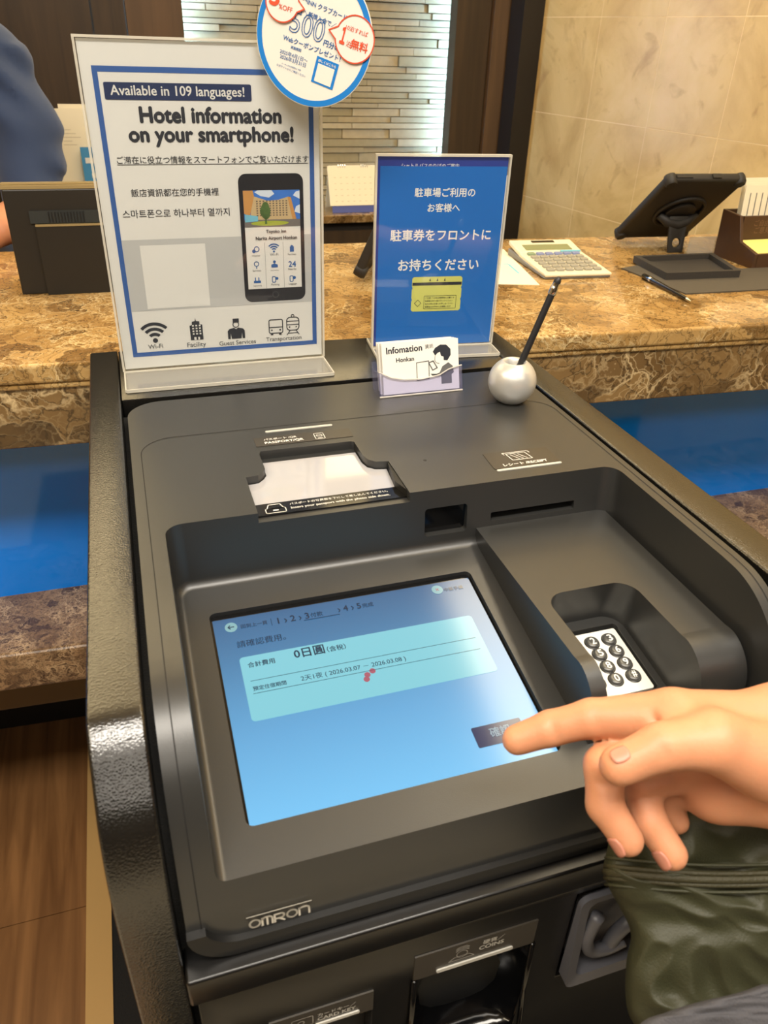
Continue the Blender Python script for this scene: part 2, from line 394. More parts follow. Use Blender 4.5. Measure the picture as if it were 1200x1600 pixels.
    def lathe(s, prof, fr=WORLD, seg=48, cap=True):
        base = len(s.v); n = len(prof)
        for r, z in prof:
            for k in range(seg):
                q = 2 * math.pi * k / seg; s.v.append(fr.p(r * math.cos(q), r * math.sin(q), z))
        for i in range(n - 1):
            for k in range(seg):
                k2 = (k + 1) % seg; s.f.append((base + i * seg + k, base + i * seg + k2, base + (i + 1) * seg + k2, base + (i + 1) * seg + k))
        if cap:
            s.f.append(tuple(base + k for k in range(seg))[::-1]); s.f.append(tuple(base + (n - 1) * seg + k for k in range(seg)))
        return s
    def mesh(s, name='m'):
        me = bpy.data.meshes.new(name); me.from_pydata([tuple(q) for q in s.v], [], s.f); me.update(); return me
    def fix(s, name='m'):
        me = s.mesh(name); bm = bmesh.new(); bm.from_mesh(me); bmesh.ops.recalc_face_normals(bm, faces=bm.faces); bm.to_mesh(me); bm.free(); return me
    def build(s, name, mat, parent=None, org=None, smooth=None, fix=True, kind=None, label=None):
        o = link(name, s.fix(name) if fix else s.mesh(name), mat, parent, org, smooth)
        if kind: o['kind'] = kind
        elif parent and any(name.endswith(k) for k in ('lettering', 'captions', 'icons', 'marks', 'printed_lines', 'calendar_print', 'pictogram_windows')): o['kind'] = 'stuff'
        if label: o['label'] = label
        return o
def rrect(x0, y0, x1, y1, r, k=6, corners=(1, 1, 1, 1)):
    out = []
    for (cx, cy, a0, on) in ((x1 - r, y1 - r, 0, corners[0]), (x0 + r, y1 - r, 90, corners[1]), (x0 + r, y0 + r, 180, corners[2]), (x1 - r, y0 + r, 270, corners[3])):
        if on:
            for i in range(k + 1):
                a = math.radians(a0 + 90 * i / k); out.append((cx + r * math.cos(a), cy + r * math.sin(a)))
        else: out.append({0: (x1, y1), 90: (x0, y1), 180: (x0, y0), 270: (x1, y0)}[a0])
    return out
def circ(cx, cy, r, n=32, ry=None):
    return [(cx + r * math.cos(2 * math.pi * i / n), cy + (ry or r) * math.sin(2 * math.pi * i / n)) for i in range(n)]
def smooth_curve(pts, k=6):
    """Catmull-Rom through 2-D points"""
    out = []; P = [pts[0]] + list(pts) + [pts[-1]]
    for i in range(1, len(P) - 2):
        for j in range(k):
            t = j / k; a, b, c, d = P[i - 1], P[i], P[i + 1], P[i + 2]
            out.append(tuple(.5 * (2 * b[q] + (c[q] - a[q]) * t + (2 * a[q] - 5 * b[q] + 4 * c[q] - d[q]) * t * t + (3 * b[q] - a[q] - 3 * c[q] + d[q]) * t ** 3) for q in range(len(b))))
    out.append(tuple(pts[-1])); return out
def boolean(me_a, ops):
    """me_a op each (mesh, 'DIFFERENCE'|'UNION'|'INTERSECT'); returns a new mesh"""
    o = bpy.data.objects.new('work', me_a); col.objects.link(o); tmp = []
    for me, op in ops:
        t = bpy.data.objects.new('cutter', me); col.objects.link(t); tmp.append(t)
        m = o.modifiers.new('b', 'BOOLEAN'); m.operation = op; m.object = t; m.solver = 'EXACT'
    bpy.context.view_layer.update()
    r = bpy.data.meshes.new_from_object(o.evaluated_get(bpy.context.evaluated_depsgraph_get()))
    for t in tmp: bpy.data.objects.remove(t)
    bpy.data.objects.remove(o)
    return r
def bevel_mesh(me, width, seg=2, angle=35):
    o = bpy.data.objects.new('work', me); col.objects.link(o)
    m = o.modifiers.new('b', 'BEVEL'); m.width = width; m.segments = seg; m.limit_method = 'ANGLE'; m.angle_limit = math.radians(angle); m.harden_normals = False
    bpy.context.view_layer.update()
    r = bpy.data.meshes.new_from_object(o.evaluated_get(bpy.context.evaluated_depsgraph_get()))
    bpy.data.objects.remove(o); return r
# surface nets from a signed distance field
def surface_net(f, lo, hi, h):
    lo = np.array(lo, float); hi = np.array(hi, float); n = np.ceil((hi - lo) / h).astype(int) + 1
    xs = [lo[i] + h * np.arange(n[i]) for i in range(3)]
    G = np.stack(np.meshgrid(*xs, indexing='ij'), -1).astype(np.float32)
    D = f(G.reshape(-1, 3)).reshape(n)
    ins = D < 0
    cell = np.zeros(tuple(n - 1), bool); cnt = np.zeros(tuple(n - 1), np.float32); acc = np.zeros(tuple(n - 1) + (3,), np.float32)
    offs = [(i, j, k) for i in (0, 1) for j in (0, 1) for k in (0, 1)]
    sl = lambda o: tuple(slice(o[a], n[a] - 1 + o[a]) for a in range(3))
    for a in offs:
        for ax in range(3):
            if a[ax]: continue
            b = list(a); b[ax] = 1; b = tuple(b)
            A = D[sl(a)]; B = D[sl(b)]; x = (A < 0) != (B < 0)
            with np.errstate(all='ignore'): t = np.where(x, A / (A - B), 0)
            p = np.zeros(acc.shape, np.float32)
            for q in range(3): p[..., q] = a[q]
            p[..., ax] += t
            acc += np.where(x[..., None], p, 0); cnt += x
    cell = cnt > 0; idx = -np.ones(cell.shape, int); idx[cell] = np.arange(cell.sum())
    c = np.argwhere(cell); verts = lo + h * (c + acc[cell] / cnt[cell][:, None])
    faces = []
    for ax in range(3):
        u, v = [q for q in range(3) if q != ax]
        s0 = [slice(1, n[q] - 1) for q in range(3)]; s0[ax] = slice(0, n[ax] - 1)
        s1 = list(s0); s1[ax] = slice(1, n[ax])
        A = ins[tuple(s0)]; B = ins[tuple(s1)]
        e = np.argwhere(A != B)
        if not len(e): continue
        flip = A[tuple(e.T)]
        e = e + np.array([0 if q == ax else 1 for q in range(3)])
        def g(du, dv):
            q = e.copy(); q[:, u] -= du; q[:, v] -= dv; return idx[tuple(q.T)]
        F = np.stack([g(1, 1), g(0, 1), g(0, 0), g(1, 0)], 1)
        if ax == 1: flip = ~flip
        F[~flip] = F[~flip][:, ::-1]
        faces.append(F)
    F = np.concatenate(faces); return verts, F
def sd_capsule(P, a, b, ra, rb):
    a = np.array(a, np.float32); b = np.array(b, np.float32); d = b - a
    t = np.clip(((P - a) @ d) / max(d @ d, 1e-9), 0, 1)
    return np.linalg.norm(P - a - t[:, None] * d, axis=1) - (ra + (rb - ra) * t)
def smin(a, b, k):
    h = np.clip(.5 + .5 * (b - a) / k, 0, 1); return b + (a - b) * h - k * h * (1 - h)
def smax(a, b, k): return -smin(-a, -b, k)
def net_mesh(f, lo, hi, h, name):
    v, F = surface_net(f, lo, hi, h)
    me = bpy.data.meshes.new(name); me.from_pydata(v.tolist(), [], F.tolist()); me.update(); return me

# ------------------------------------------------------------------ the setting
def structure(o): o['kind'] = 'structure'; return o
fl = structure(MB().box((-3, -2.6, -.05), (3.2, 3.2, -.012)).build('floor', M['floorw']))
for i in range(8):                                    # floor planks left of the kiosk
    x1 = -.217 - .19 * i; y = .285 - (.6 if i < 1 else 0)
    while y < 1.4:
        y2 = y + 1.2
        MB().box((x1 - .1885, y, -.012), (x1, min(y2, 1.45) - .0015, 0)).build('plank', M['floorw'], fl); y = y2
M['tilefl'] = pbr('lobby_floor_tile', S(186, 176, 154), .2, var=.06, vscale=6)
tmesh = bevel_mesh(MB().box((0, 0, -.008), (.597, .597, .0075)).fix(), .001, 1); tmesh.materials.append(M['tilefl'])
def ftile(x, y):
    o = bpy.data.objects.new('tile', tmesh); col.objects.link(o); o.parent = fl; o.location = (x, y, 0)
for ix in range(10):
    for iy in range(3): ftile(-2.976 + .6 * ix, -.92 - .6 * iy)
for ix in range(4): ftile(-1.01 - .6 * ix, -.32)
for iy in range(3): ftile(2.1, -.32 + .6 * iy)
structure(MB().box((-.176, -.32, -.012), (2.1, 1.45, .003)).build('trim_1', pbr('dark_carpet', S(18, 16, 15), .95, bump=.8, bscale=300)))
structure(MB().box((-.217, -.32, -.012), (-.176, 1.32, .006)).build('trim_2', M['brass']))
structure(MB().box((-3, -2.6, CEIL), (3.2, 3.2, CEIL + .05)).build('ceiling', M['ceil']))
structure(MB().box((-3.05, -2.6, 0), (-3, 3.2, CEIL)).build('wall_left', M['lobby']))
structure(MB().box((-3, -2.65, 0), (3.2, -2.6, CEIL)).build('wall_front', M['dwood']))
structure(MB().box((3.2, -2.6, 0), (3.25, 3.2, CEIL)).build('wall_right_far', M['lobby'])).name = 'wall_far'
# back wall: dark wood, ledgestone niche, stiles
YB = 2.46
structure(MB().box((-3, YB + .06, 0), (3.2, YB + .1, CEIL)).build('wall_back', M['dwood']))
MB().box((-2.6, 2.30, 0), (-.004, 2.33, CEIL)).build('wall_panel', M['dwood'], bpy.data.objects['wall_back'])
MB().box((.0, 2.305, 0), (.0745, 2.33, CEIL)).build('wall_panel', M['dwood'], bpy.data.objects['wall_back'])
MB().box((.0785, 2.31, 0), (.213, 2.335, CEIL)).build('wall_panel', M['dwood2'], bpy.data.objects['wall_back'])
wr = structure(MB().box((.18, YB + .02, .6), (1.05, YB + .05, 2.2)).build('wall_niche', M['mortar']))
z = .86; row = 0
while z < 1.66:                                       # ledgestone pieces, one object each
    hh = random.choice([.013, .017, .022, .027, .016]); x = .19 - random.random() * .12
    while x < 1.02:
        L = random.uniform(.13, .30); x2 = min(x + L, 1.03); xs = max(x, .19)
        if x2 - xs > .02:
            d = random.uniform(0, .012)
            me = MB().box((xs + .0009, YB - d, z + .0010), (x2 - .0009, YB + .025, z + hh - .0010)).fix('stone')
            link('stone', me, M['ledge'][random.randrange(4)], wr)
        x += L
    z += hh; row += 1
structure(MB().box((.945, 2.31, 0), (1.045, 2.36, CEIL)).build('trim_3', M['dwood'])); 
structure(MB().box((1.047, 2.29, 0), (1.112, 2.35, CEIL)).build('trim_4', M['dwood2']))
structure(MB().box((1.09, 2.20, 0), (1.155, 2.28, CEIL)).build('trim_5', M['bwood']))
for nm, xx in (('left', .200), ('right', .994)):      # cool light strips that wash the stones from behind the frame
    o = MB().box((xx - .006, 2.40, .88), (xx + .006, 2.412, 1.75)).build('light_strip', emis('led_cool_' + nm, (.34, .60, 1, 1), 75))
    tag(o, 'cool white light strip at the %s edge of the stacked stone niche' % nm, 'light')
lf_ = thing('sheen_panel', (-.6, 2.26, 1.74), 'unseen warm glowing panel added high on the back wall for sheen on the kiosk', 'light')  # added warm panel out of view, gives leather and cover their gold sheen
MB().box((-2.4, 2.255, 1.74), (1.08, 2.295, 2.56)).build('housing', M['bwood'], lf_)
for z0_, e_ in ((1.80, 3.6), (2.06, 7.5), (2.32, 13)): MB().box((-2.38, 2.245, z0_), (1.06, 2.255, z0_ + .13)).build('sheen_strip', emis('sheen_glow', (1, .78, .43, 1), e_), lf_)
# stone tile wall on the right
E0 = V((1.15, 2.2, 0)); wd = V((-.163, .987, 0)).normalized(); FW = Fr(E0, wd, (0, 0, 1))
FW = Fr(E0, -wd, (0, 0, 1))     # u runs towards the lobby, v up, normal into the room side
sgn = 1 if FW.n.dot(V((-1, 0, 0))) > 0 else -1
wrg = structure(MB().box((-.0, 0, -.06 * sgn), (1.9, CEIL, -.0004 * sgn), FW).build('wall_right', M['grout']))
for i in range(9):
    for j in range(12):
        s0 = .232 - .219 + .219 * i if i else 0.0; s1 = .232 + .219 * i
        if i: s0 = .232 + .219 * (i - 1)
        z0 = .913 - .2235 * 4 + .2235 * j; z1 = z0 + .2235
        me = MB().box((s0 + .0009, z0 + .0009, -.006 * sgn), (s1 - .0009, min(z1, CEIL) - .0009, random.uniform(-.0003, .0003)), FW).fix('tile')
        link('tile', me, M['stone'], wrg)

# ------------------------------------------------------------------ reception counter
ct = thing('reception_counter', (0, 1.0, 0), 'reception counter with polished brown marble top, blue front panel and marble foot ledge', 'counter')
SL = -.061
def cbox(x0, x1, a, b, z0, z1, r=0):                  # slab whose front and back follow the counter's slight skew
    wx = lambda y: 1.15 + (2.2 - y) * .163 / .987 - .012
    ya = a + SL * 1.33; yb = b + SL * 1.25
    pts = [(x0, a + SL * x0), (wx(ya), ya), (wx(yb), yb), (x0, b + SL * x0)]
    return MB().prism(pts, z0, z1)
def bev(mb, wdt, seg=3): return bevel_mesh(mb.fix(), wdt, seg)
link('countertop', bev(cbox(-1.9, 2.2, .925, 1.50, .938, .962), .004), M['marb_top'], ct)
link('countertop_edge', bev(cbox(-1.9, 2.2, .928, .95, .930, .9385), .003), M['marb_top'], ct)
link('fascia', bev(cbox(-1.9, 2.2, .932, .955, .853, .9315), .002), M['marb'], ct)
MB().prism([(-1.9, 1.12), (1.31, 1.066), (1.30, 1.106), (-1.9, 1.16)], .40, .94).build('front_panel', M['bluepanel'], ct)
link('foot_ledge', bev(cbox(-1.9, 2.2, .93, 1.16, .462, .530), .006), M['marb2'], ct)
link('ledge_apron', bev(cbox(-1.9, 2.2, .985, 1.01, .375, .462), .002), M['bronze'], ct)
cbox(-1.9, 2.2, 1.33, 1.36, .0, .40).build('kick_board', M['black'], ct)
cbox(-1.9, 2.2, 1.36, 1.42, .0, .93).build('rear_panel', M['dwood'], ct)
# back shelf
bs = thing('back_counter', (.3, 2.2, 0), 'dark back counter with marble top standing below the stacked stone niche', 'counter')
link('shelf_top', bev(MB().box((-1.6, 2.09, .872), (1.04, 2.30, .893)), .003), M['marb'], bs)
MB().box((-1.6, 2.11, 0), (1.03, 2.29, .872)).build('cabinet_body', M['bwood'], bs)
for k in range(5):
    MB().box((-1.55 + .5 * k, 2.10, .66), (-1.06 + .5 * k, 2.11, .85)).build('drawer', M['dwood'], bs)

# ------------------------------------------------------------------ check-in kiosk
KZ = .975
kk = thing('check_in_kiosk', (.2, .55, 0), 'grey self check-in kiosk with touchscreen and keypad set in black leather-clad sides', 'kiosk')
prof = smooth_curve([(.345, KZ), (.3307, .9738), (.3175, .966), (.3055, .954), (.2925, .9395), (.2845, .925), (.277, .902), (.2735, .875), (.2724, .84), (.2724, .766)], 5)
def side_panel(x0, x1, yr, name='side_panel'):
    poly = [(yr, 0.0), (yr, KZ), (.6, KZ)] + [p for p in prof] + [(.2724, 0.0)]
    mb = MB().prism(poly, x0, x1, Fr((0, 0, 0), (0, 1, 0), (0, 0, 1)))
    return link(name, bevel_mesh(mb.fix(), .0022, 3, 50), M['leather'], kk, smooth=.6)
side_panel(-.056, -.025, .925)
side_panel(.4175, .4505, .894)
link('rear_deck', bevel_mesh(MB().prism([(-.0245, .7765), (.417, .7765), (.417, .899), (-.0245, .925)], .90, KZ - .0005).fix(), .0015, 2), M['leather'], kk, smooth=.6)
MB().box((-.024, .768, .5), (.416, .776, .94)).build('rear_gap', M['foam'], kk)
for x in (-.0248, .4128):
    MB().prism([(.765, .5), (.765, .960)] + [(max(p[0] + .012, .285), p[1] - .014) for p in prof] + [(.28, .5)], x, x + .0044, Fr((0, 0, 0), (0, 1, 0), (0, 0, 1))).build('foam_strip', M['foam'], kk)

# cover
YZ = Fr((0, 0, 0), (0, 1, 0), (0, 0, 1))            # frame: a=y, b=z, c=x
XZ = Fr((0, 0, 0), (1, 0, 0), (0, 0, 1))            # a=x, b=z, c=-y
cprof = smooth_curve([(.372, KZ), (.352, .9735), (.334, .9675), (.318, .957), (.305, .943), (.2945, .923), (.2865, .900), (.281, .876), (.2765, .85), (.274, .8175)], 5)
body = MB().prism([(.764, .88), (.764, KZ)] + cprof + [(.30, .8175), (.32, .86)], -.02, .412, YZ).fix()
rearc = MB().prism(rrect(-.02, -.4, .412, .764, .034, 10, (1, 1, 0, 0)), .7, 1.1).fix()
frontc = MB().prism(rrect(-.0201, .8175, .4121, 1.2, .028, 8, (0, 0, 1, 1)), -1.0, .2, XZ).fix()
slope = .18; ZT = lambda y: .92 + slope * (y - .525)
tubp = rrect(-.002, .10, .3995, .530, .014, 6, (1, 1, 0, 0))
def tub_mesh():
    n = len(tubp); vs_ = []; dr = .004
    cx, cy = .199, .3
    for (x, y) in tubp:
        y2 = y - (.014 if y > .3 else 0); vs_.append(V((x + (.003 if x < cx else -.003), y2, ZT(y2))))
    for (x, y) in tubp: vs_.append(V((x, y, 1.05)))
    m = MB(); fs = [(i, (i + 1) % n, n + (i + 1) % n, n + i) for i in range(n)] + [tuple(range(n)), tuple(range(n, 2 * n))]
    m.add(vs_, fs); me = m.fix()
    bm = bmesh.new(); bm.from_mesh(me)
    es = [e for e in bm.edges if all(v.co.z < .95 for v in e.verts) and all(v.co.y > .12 for v in e.verts)]
    es += [e for e in bm.edges if all(v.co.z < .95 for v in e.verts) and abs(e.verts[0].co.y - e.verts[1].co.y) > .3]
    es = list(set(es))
    bmesh.ops.bevel(bm, geom=es, offset=.0065, segments=4, profile=.5, affect='EDGES', clamp_overlap=True)
    bmesh.ops.recalc_face_normals(bm, faces=bm.faces); bm.to_mesh(me); bm.free(); return me
# keypad housing
KB = .932
kprof = [(.535, .88), (.535, KB), (.345, KB)] + smooth_curve([(.345, KB), (.335, .9325), (.325, .928), (.316, .919), (.311, .907), (.309, .890), (.309, .87)], 4)[1:] + [(.4, .87)]
kbox = MB().prism(kprof, .2635, .3925, YZ).fix()
KW = Fr((.315, .38, .8865), (1, 0, 0), (0, 1, .15))   # keypad floor frame
wellp = rrect(.2755 - .315, -.4, .3525 - .315, .040, .017, 8, (1, 1, 0, 0))
well = MB().prism(wellp, 0, .2, KW).fix()
kpocket = MB().prism(rrect(-.0285, -.037, .0315, .0305, .003, 3), -.006, .1, KW).fix()
# screen bezel pocket
SC = Fr((0, .525, .92), (1, 0, 0), (0, 1, slope))
def scy(y): return (y - .525) * math.sqrt(1 + slope * slope)
spocket = MB().prism(rrect(.0235, scy(.3095), .2442, scy(.4840), .005, 4), -.0065, .2, SC, 0).fix()
# passport well
pz_ = .9665
pw = [(.0722, .45), (.0722, .5825), (.083, .5835), (.0873, .588), (.0908, .594), (.0908, .622), (.0925, .6275), (.178, .6275), (.181, .6255), (.1812, .597), (.1835, .588), (.189, .5825), (.2005, .5805), (.2005, .45)]
pcut = MB().prism(pw, pz_, 1.05).fix()
camwin = MB().prism(rrect(  .2145, .9310, .2540, .9575, .003, 3), -.540, -.50, XZ).fix()
rslot = MB().prism(rrect(.277, .9368, .3605, .9452, .001, 2), -.560, -.50, XZ).fix()
cov = boolean(body, [(rearc, 'INTERSECT'), (frontc, 'INTERSECT'), (tub_mesh(), 'DIFFERENCE'), (kbox, 'UNION'), (well, 'DIFFERENCE'), (kpocket, 'DIFFERENCE'), (spocket, 'DIFFERENCE'), (pcut, 'DIFFERENCE'), (camwin, 'DIFFERENCE'), (rslot, 'DIFFERENCE')])
cov = bevel_mesh(cov, .0014, 2, 38)
cover = link('cover', cov, M['cover'], kk, smooth=.7)
wn_ = cover.modifiers.new('w', 'WEIGHTED_NORMAL'); wn_.weight = 100; wn_.keep_sharp = True
# parting seam: hair-thin dark line
def offs(pts, w_, fr, c):
    m = MB(); 
    for i in range(len(pts) - 1):
        a = V(pts[i]); b = V(pts[i + 1]); d = (b - a)
        if d.length < 1e-6: continue
        n_ = V((-d.y, d.x)).normalized() * w_ / 2; d = d.normalized() * w_ * .3
        m.flat([tuple(a - d + n_), tuple(b + d + n_), tuple(b + d - n_), tuple(a - d - n_)], c, fr)
    return m
sm = offs([(-.0112, .372), (-.0112, .646)] + [(.0188 + .030 * math.cos(math.radians(q)), .646 + .030 * math.sin(math.radians(q))) for q in range(180, 89, -9)] + [(.376 + .030 * math.cos(math.radians(q)), .646 + .030 * math.sin(math.radians(q))) for q in range(90, -1, -9)] + [(.406, .372)], .0007, WORLD, KZ + .00025)
for xx in (-.0112, .406):
    pr = [p for p in cprof if p[1] > .838]
    for i in range(len(pr) - 1):
        a, b = pr[i], pr[i + 1]; t = V((b[0] - a[0], b[1] - a[1])).normalized(); nn = V((t.y, -t.x))
        if nn.x > 0: nn = -nn
        e = nn * .0003
        sm.add([(xx - .00035, a[0] + e.x, a[1] + e.y), (xx + .00035, a[0] + e.x, a[1] + e.y), (xx + .00035, b[0] + e.x, b[1] + e.y), (xx - .00035, b[0] + e.x, b[1] + e.y)], [(0, 1, 2, 3)])
sm.build('seam', M['seam'], cover, fix=False)
# lower lip band under the front of the cover
lip = MB().prism(rrect(-.0205, .8160, .4125, .95, .029, 8, (0, 0, 1, 1)), -.30, -.2705, XZ).fix()
lipcut = MB().prism(rrect(-.0112, .8295, .4055, 1.2, .024, 8, (0, 0, 1, 1)), -1, 1, XZ).fix()
lipcut2 = MB().box((-1, -1, .8440), (1, 1, 1.2)).fix()
link('lower_band', boolean(lip, [(lipcut, 'DIFFERENCE'), (lipcut2, 'DIFFERENCE')]), M['cover_dark'], kk, smooth=.6)

# camera window, receipt slot
MB().prism(rrect(.2147, .9312, .2538, .9573, .003, 3), -.527, -.5236, XZ).build('camera_window', M['gloss'], kk)
MB().box((.2773, .545, .9370), (.3602, .547, .9450)).build('receipt_slot', M['black'], kk)
MB().prism(circ(.2332, .5741, .0016, 16), KZ - .001, KZ + .0002).build('pin_hole', M['black'], kk)

# touchscreen
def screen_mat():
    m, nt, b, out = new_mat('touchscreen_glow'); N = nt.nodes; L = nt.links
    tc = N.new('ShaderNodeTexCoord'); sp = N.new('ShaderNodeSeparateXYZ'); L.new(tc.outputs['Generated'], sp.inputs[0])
    r = ramp(N, [(0, S(126, 206, 255)), (.35, S(106, 178, 228)), (.75, S(76, 134, 180)), (1, S(54, 104, 150))]); L.new(sp.outputs['Y'], r.inputs[0])  # viewing-angle shading painted into the emission, darker towards the top
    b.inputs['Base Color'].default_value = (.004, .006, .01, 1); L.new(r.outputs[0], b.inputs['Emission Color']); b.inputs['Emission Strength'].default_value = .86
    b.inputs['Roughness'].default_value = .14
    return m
def scp(px, py): return SC.px(px, py, -.004)
sc0 = MB().prism(rrect(.0237, scy(.3097), .2440, scy(.4838), .005, 4), -.0060, -.0042, SC).build('touchscreen', M['gloss'], kk)
A_ = scp(333, 966); B_ = scp(735, 903); C_ = scp(392, 1277)
sx0, sx1, sy0, sy1 = .0255, .2420, scy(.3112), scy(.4795)
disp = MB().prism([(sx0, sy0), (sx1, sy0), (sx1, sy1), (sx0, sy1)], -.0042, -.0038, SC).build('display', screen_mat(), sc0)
U = .00030 - .0038 
def ui(mat_name, colr, stren, name='ui_print'):
    return emis(mat_name, colr, stren)
cardm = ui('ui_card', S(140, 216, 230), .86); M['uidark'] = ui('ui_dark', S(34, 66, 100), .55); M['uibtn'] = ui('ui_button', S(26, 44, 92), .9); M['uiicon'] = ui('ui_icon', S(150, 200, 206), .8); M['uitxt2'] = ui('ui_light_text', S(150, 180, 200), .7)
q1 = scp(374, 1030); q2 = scp(737, 960); q3 = scp(394, 1132); q4 = scp(775, 1046)
cx0, cx1 = (q1[0] + q3[0]) / 2, (q2[0] + q4[0]) / 2; cy1 = (q1[1] + q2[1]) / 2; cy0 = (q3[1] + q4[1]) / 2
MB().flat(rrect(cx0, cy0, cx1, cy1, .003, 4), U - .0001, SC).build('card_panel', cardm, sc0)
t = MB()
t.tx('回到上一頁', SC, (377, 982), (418, 974), U, bold=.02)
t.tx('1 › 2 › 3', SC, (435, 974), (484, 966), U, bold=.03)
t.tx('付款', SC, (486, 964), (505, 961), U, bold=.02)
t.tx('› 4 › 5', SC, (529, 956), (565, 950), U, bold=.03)
t.tx('完成', SC, (567, 949), (584, 946), U, bold=.02)
a = scp(475, 970); b_ = scp(531, 960); t.box((a[0], a[1] - .0003, U), (b_[0], a[1] + .0003, U + .0001), SC)
a = scp(425, 976); t.box((a[0] - .0002, a[1] - .001, U), (a[0] + .0002, a[1] + .006, U + .0001), SC)
t.tx('請確認費用。', SC, (371, 1012), (447, 998), U, bold=.015)
t.tx('合計費用', SC, (388, 1043), (430, 1035), U + .0001, bold=.02)
t.tx('0日圓', SC, (461, 1028), (508, 1019), U + .0001, bold=.025)
t.tx('（含稅）', SC, (512, 1018), (541, 1013), U + .0001, bold=.02)
t.tx('預定住宿期間', SC, (396, 1079), (448, 1069), U + .0001, bold=.02)
t.tx('2天1夜 ( 2026.03.07 － 2026.03.08 )', SC, (471, 1063), (635, 1032), U + .0001, bold=.015)
for pa, pb in (((392, 1067), (742, 995)), ((396, 1086), (750, 1013))):
    a = scp(*pa); b_ = scp(*pb); yy = (a[1] + b_[1]) / 2; t.box((a[0], yy - .00018, U), (b_[0], yy + .00018, U + .0001), SC)
t.tx('中斷手續', SC, (695, 924), (724, 919), U, bold=.03)
t.build('ui_lettering', M['uidark'], sc0, fix=False)
ic = MB()
for p in ((361, 981), (683, 922)): c_ = scp(*p); ic.flat(circ(c_[0], c_[1], .0048, 28), U, SC)
ic.build('ui_icons', M['uiicon'], sc0, fix=False)
ar = MB(); c_ = scp(361, 981); ar.box((c_[0] - .0024, c_[1] - .0004, U + .0001), (c_[0] + .0024, c_[1] + .0004, U + .0002), SC)
for sg in (1, -1):
    f2 = Fr(SC.p(c_[0] - .0024, c_[1], 0), (SC.u + SC.v * sg), (SC.v - SC.u * sg)); ar.box((0, -.0004, U + .0001), (.0026, .0004, U + .0002), f2)
ar.build('arrow_icon', M['uidark'], sc0, fix=False)
c_ = scp(683, 922); ar = MB()
for sg in (1, -1):
    f2 = Fr(SC.p(c_[0], c_[1], 0), (SC.u + SC.v * sg), (SC.v - SC.u * sg)); ar.box((-.0018, -.0003, U + .0001), (.0018, .0003, U + .0002), f2)
for p in ((573, 1062), (574, 1055), (582, 1049)): d_ = scp(*p); ar.flat(circ(d_[0], d_[1], .0024, 20), U + .0001, SC)
ar.build('red_marks', M['scr_red'], sc0, fix=False)
q1 = scp(735, 1139); q2 = scp(812, 1122); q3 = scp(749, 1170)
MB().flat(rrect(q1[0], q3[1], .2263, q1[1], .001, 2), U, SC).build('confirm_button', M['uibtn'], sc0)
MB().tx('確認', SC, (768, 1151), (800, 1144), U + .0002, bold=.02).build('button_lettering', M['uitxt2'], sc0, fix=False)

# passport scanner
MB().prism([(.0732, .5400), (.0732, .5815), (.083, .5825), (.0883, .588), (.0918, .594), (.0918, .618), (.180, .618), (.180, .597), (.1825, .587), (.1885, .5815), (.1985, .5795), (.1950, .5400)], pz_ - .001, pz_ + .0012).build('scanner_glass', M['glass'], kk, label='white glass plate of the passport scanner')
MB().prism([(.0724, .5285), (.0724, .5465), (.1955, .5465), (.2003, .5285)], pz_ - .006, pz_ + .0014).build('scanner_label', M['gloss'], kk, label='black instruction strip with white lettering')
MB().box((.0722, .5245, pz_ - .006), (.2005, .5285, pz_ - .0005)).build('scanner_lip', M['cover_dark'], kk)
MB().prism([(.1995, .580), (.1952, .5465), (.2003, .5285), (.2003, .580)], pz_, KZ - .001).build('scanner_guide', M['black'], kk)
SG = Fr((0, 0, pz_ + .0014), (1, 0, 0), (0, 1, 0))
t = MB()
t.text('パスポートの写真面を下にして差し込んでください。', SG, (.1015, .5398), (.187, .5398), .0003, bold=.01)
t.text('Insert your passport with the photo side down.', SG, (.1015, .5335), (.187, .5335), .0003, bold=.015)
def outline(m, pts, w_, fr, c, closed=True):
    P = list(pts) + ([pts[0]] if closed else []); q = offs(P, w_, fr, c); m.v, m.f, n = m.v, m.f, len(m.v)
    m.f += [tuple(i + n for i in f) for f in q.f]; m.v += q.v; return m
outline(t, rrect(.0805, .5305, .0970, .5375, .0012, 2), .0007, SG, .0003); outline(t, [(.0820, .5375), (.0840, .5435), (.0935, .5435), (.0955, .5375)], .0007, SG, .0003); t.box((.0865, .5335, .0003), (.0910, .5350, .0004), SG)
t.build('scanner_lettering', M['white'], kk, fix=False)
TOPF = Fr((0, 0, KZ), (1, 0, 0), (0, 1, 0))
MB().prism(rrect(.0905, .6365, .1837, .6545, .001, 2), 0, .0005, TOPF).build('passport_label', M['labelbg'], kk)
t = MB()
t.text('パスポート /QR', TOPF, (.0995, .6470), (.1305, .6470), .0007, bold=.02); t.text('PASSPORT/QR', TOPF, (.0995, .6400), (.1360, .6400), .0007, bold=.03)
outline(t, rrect(.1475, .6385, .1565, .6505, .001, 2), .0006, TOPF, .0007); outline(t, circ(.152, .6455, .0028, 20), .0005, TOPF, .0007)
t.box((.1492, .6452, .0007), (.1548, .6457, .0008), TOPF); t.box((.1496, .6400, .0007), (.1544, .6407, .0008), TOPF)
t.build('passport_lettering', M['white'], kk, fix=False)
MB().prism(rrect(.104, .6640, .170, .6672, .0015, 3), 0, .0008, TOPF).build('status_light', M['glowbar'], kk)
MB().prism([(.2890, .5715), (.2905, .5722), (.350, .5705), (.3535, .5700), (.3535, .5425), (.3520, .5412), (.289, .5412), (.2875, .5425)], 0, .0005, TOPF).build('receipt_label', M['labelbg'], kk)
MB().prism(rrect(.2885, .5372, .3530, .5400, .0013, 3), 0, .0008, TOPF).build('status_light', M['glowbar'], kk)
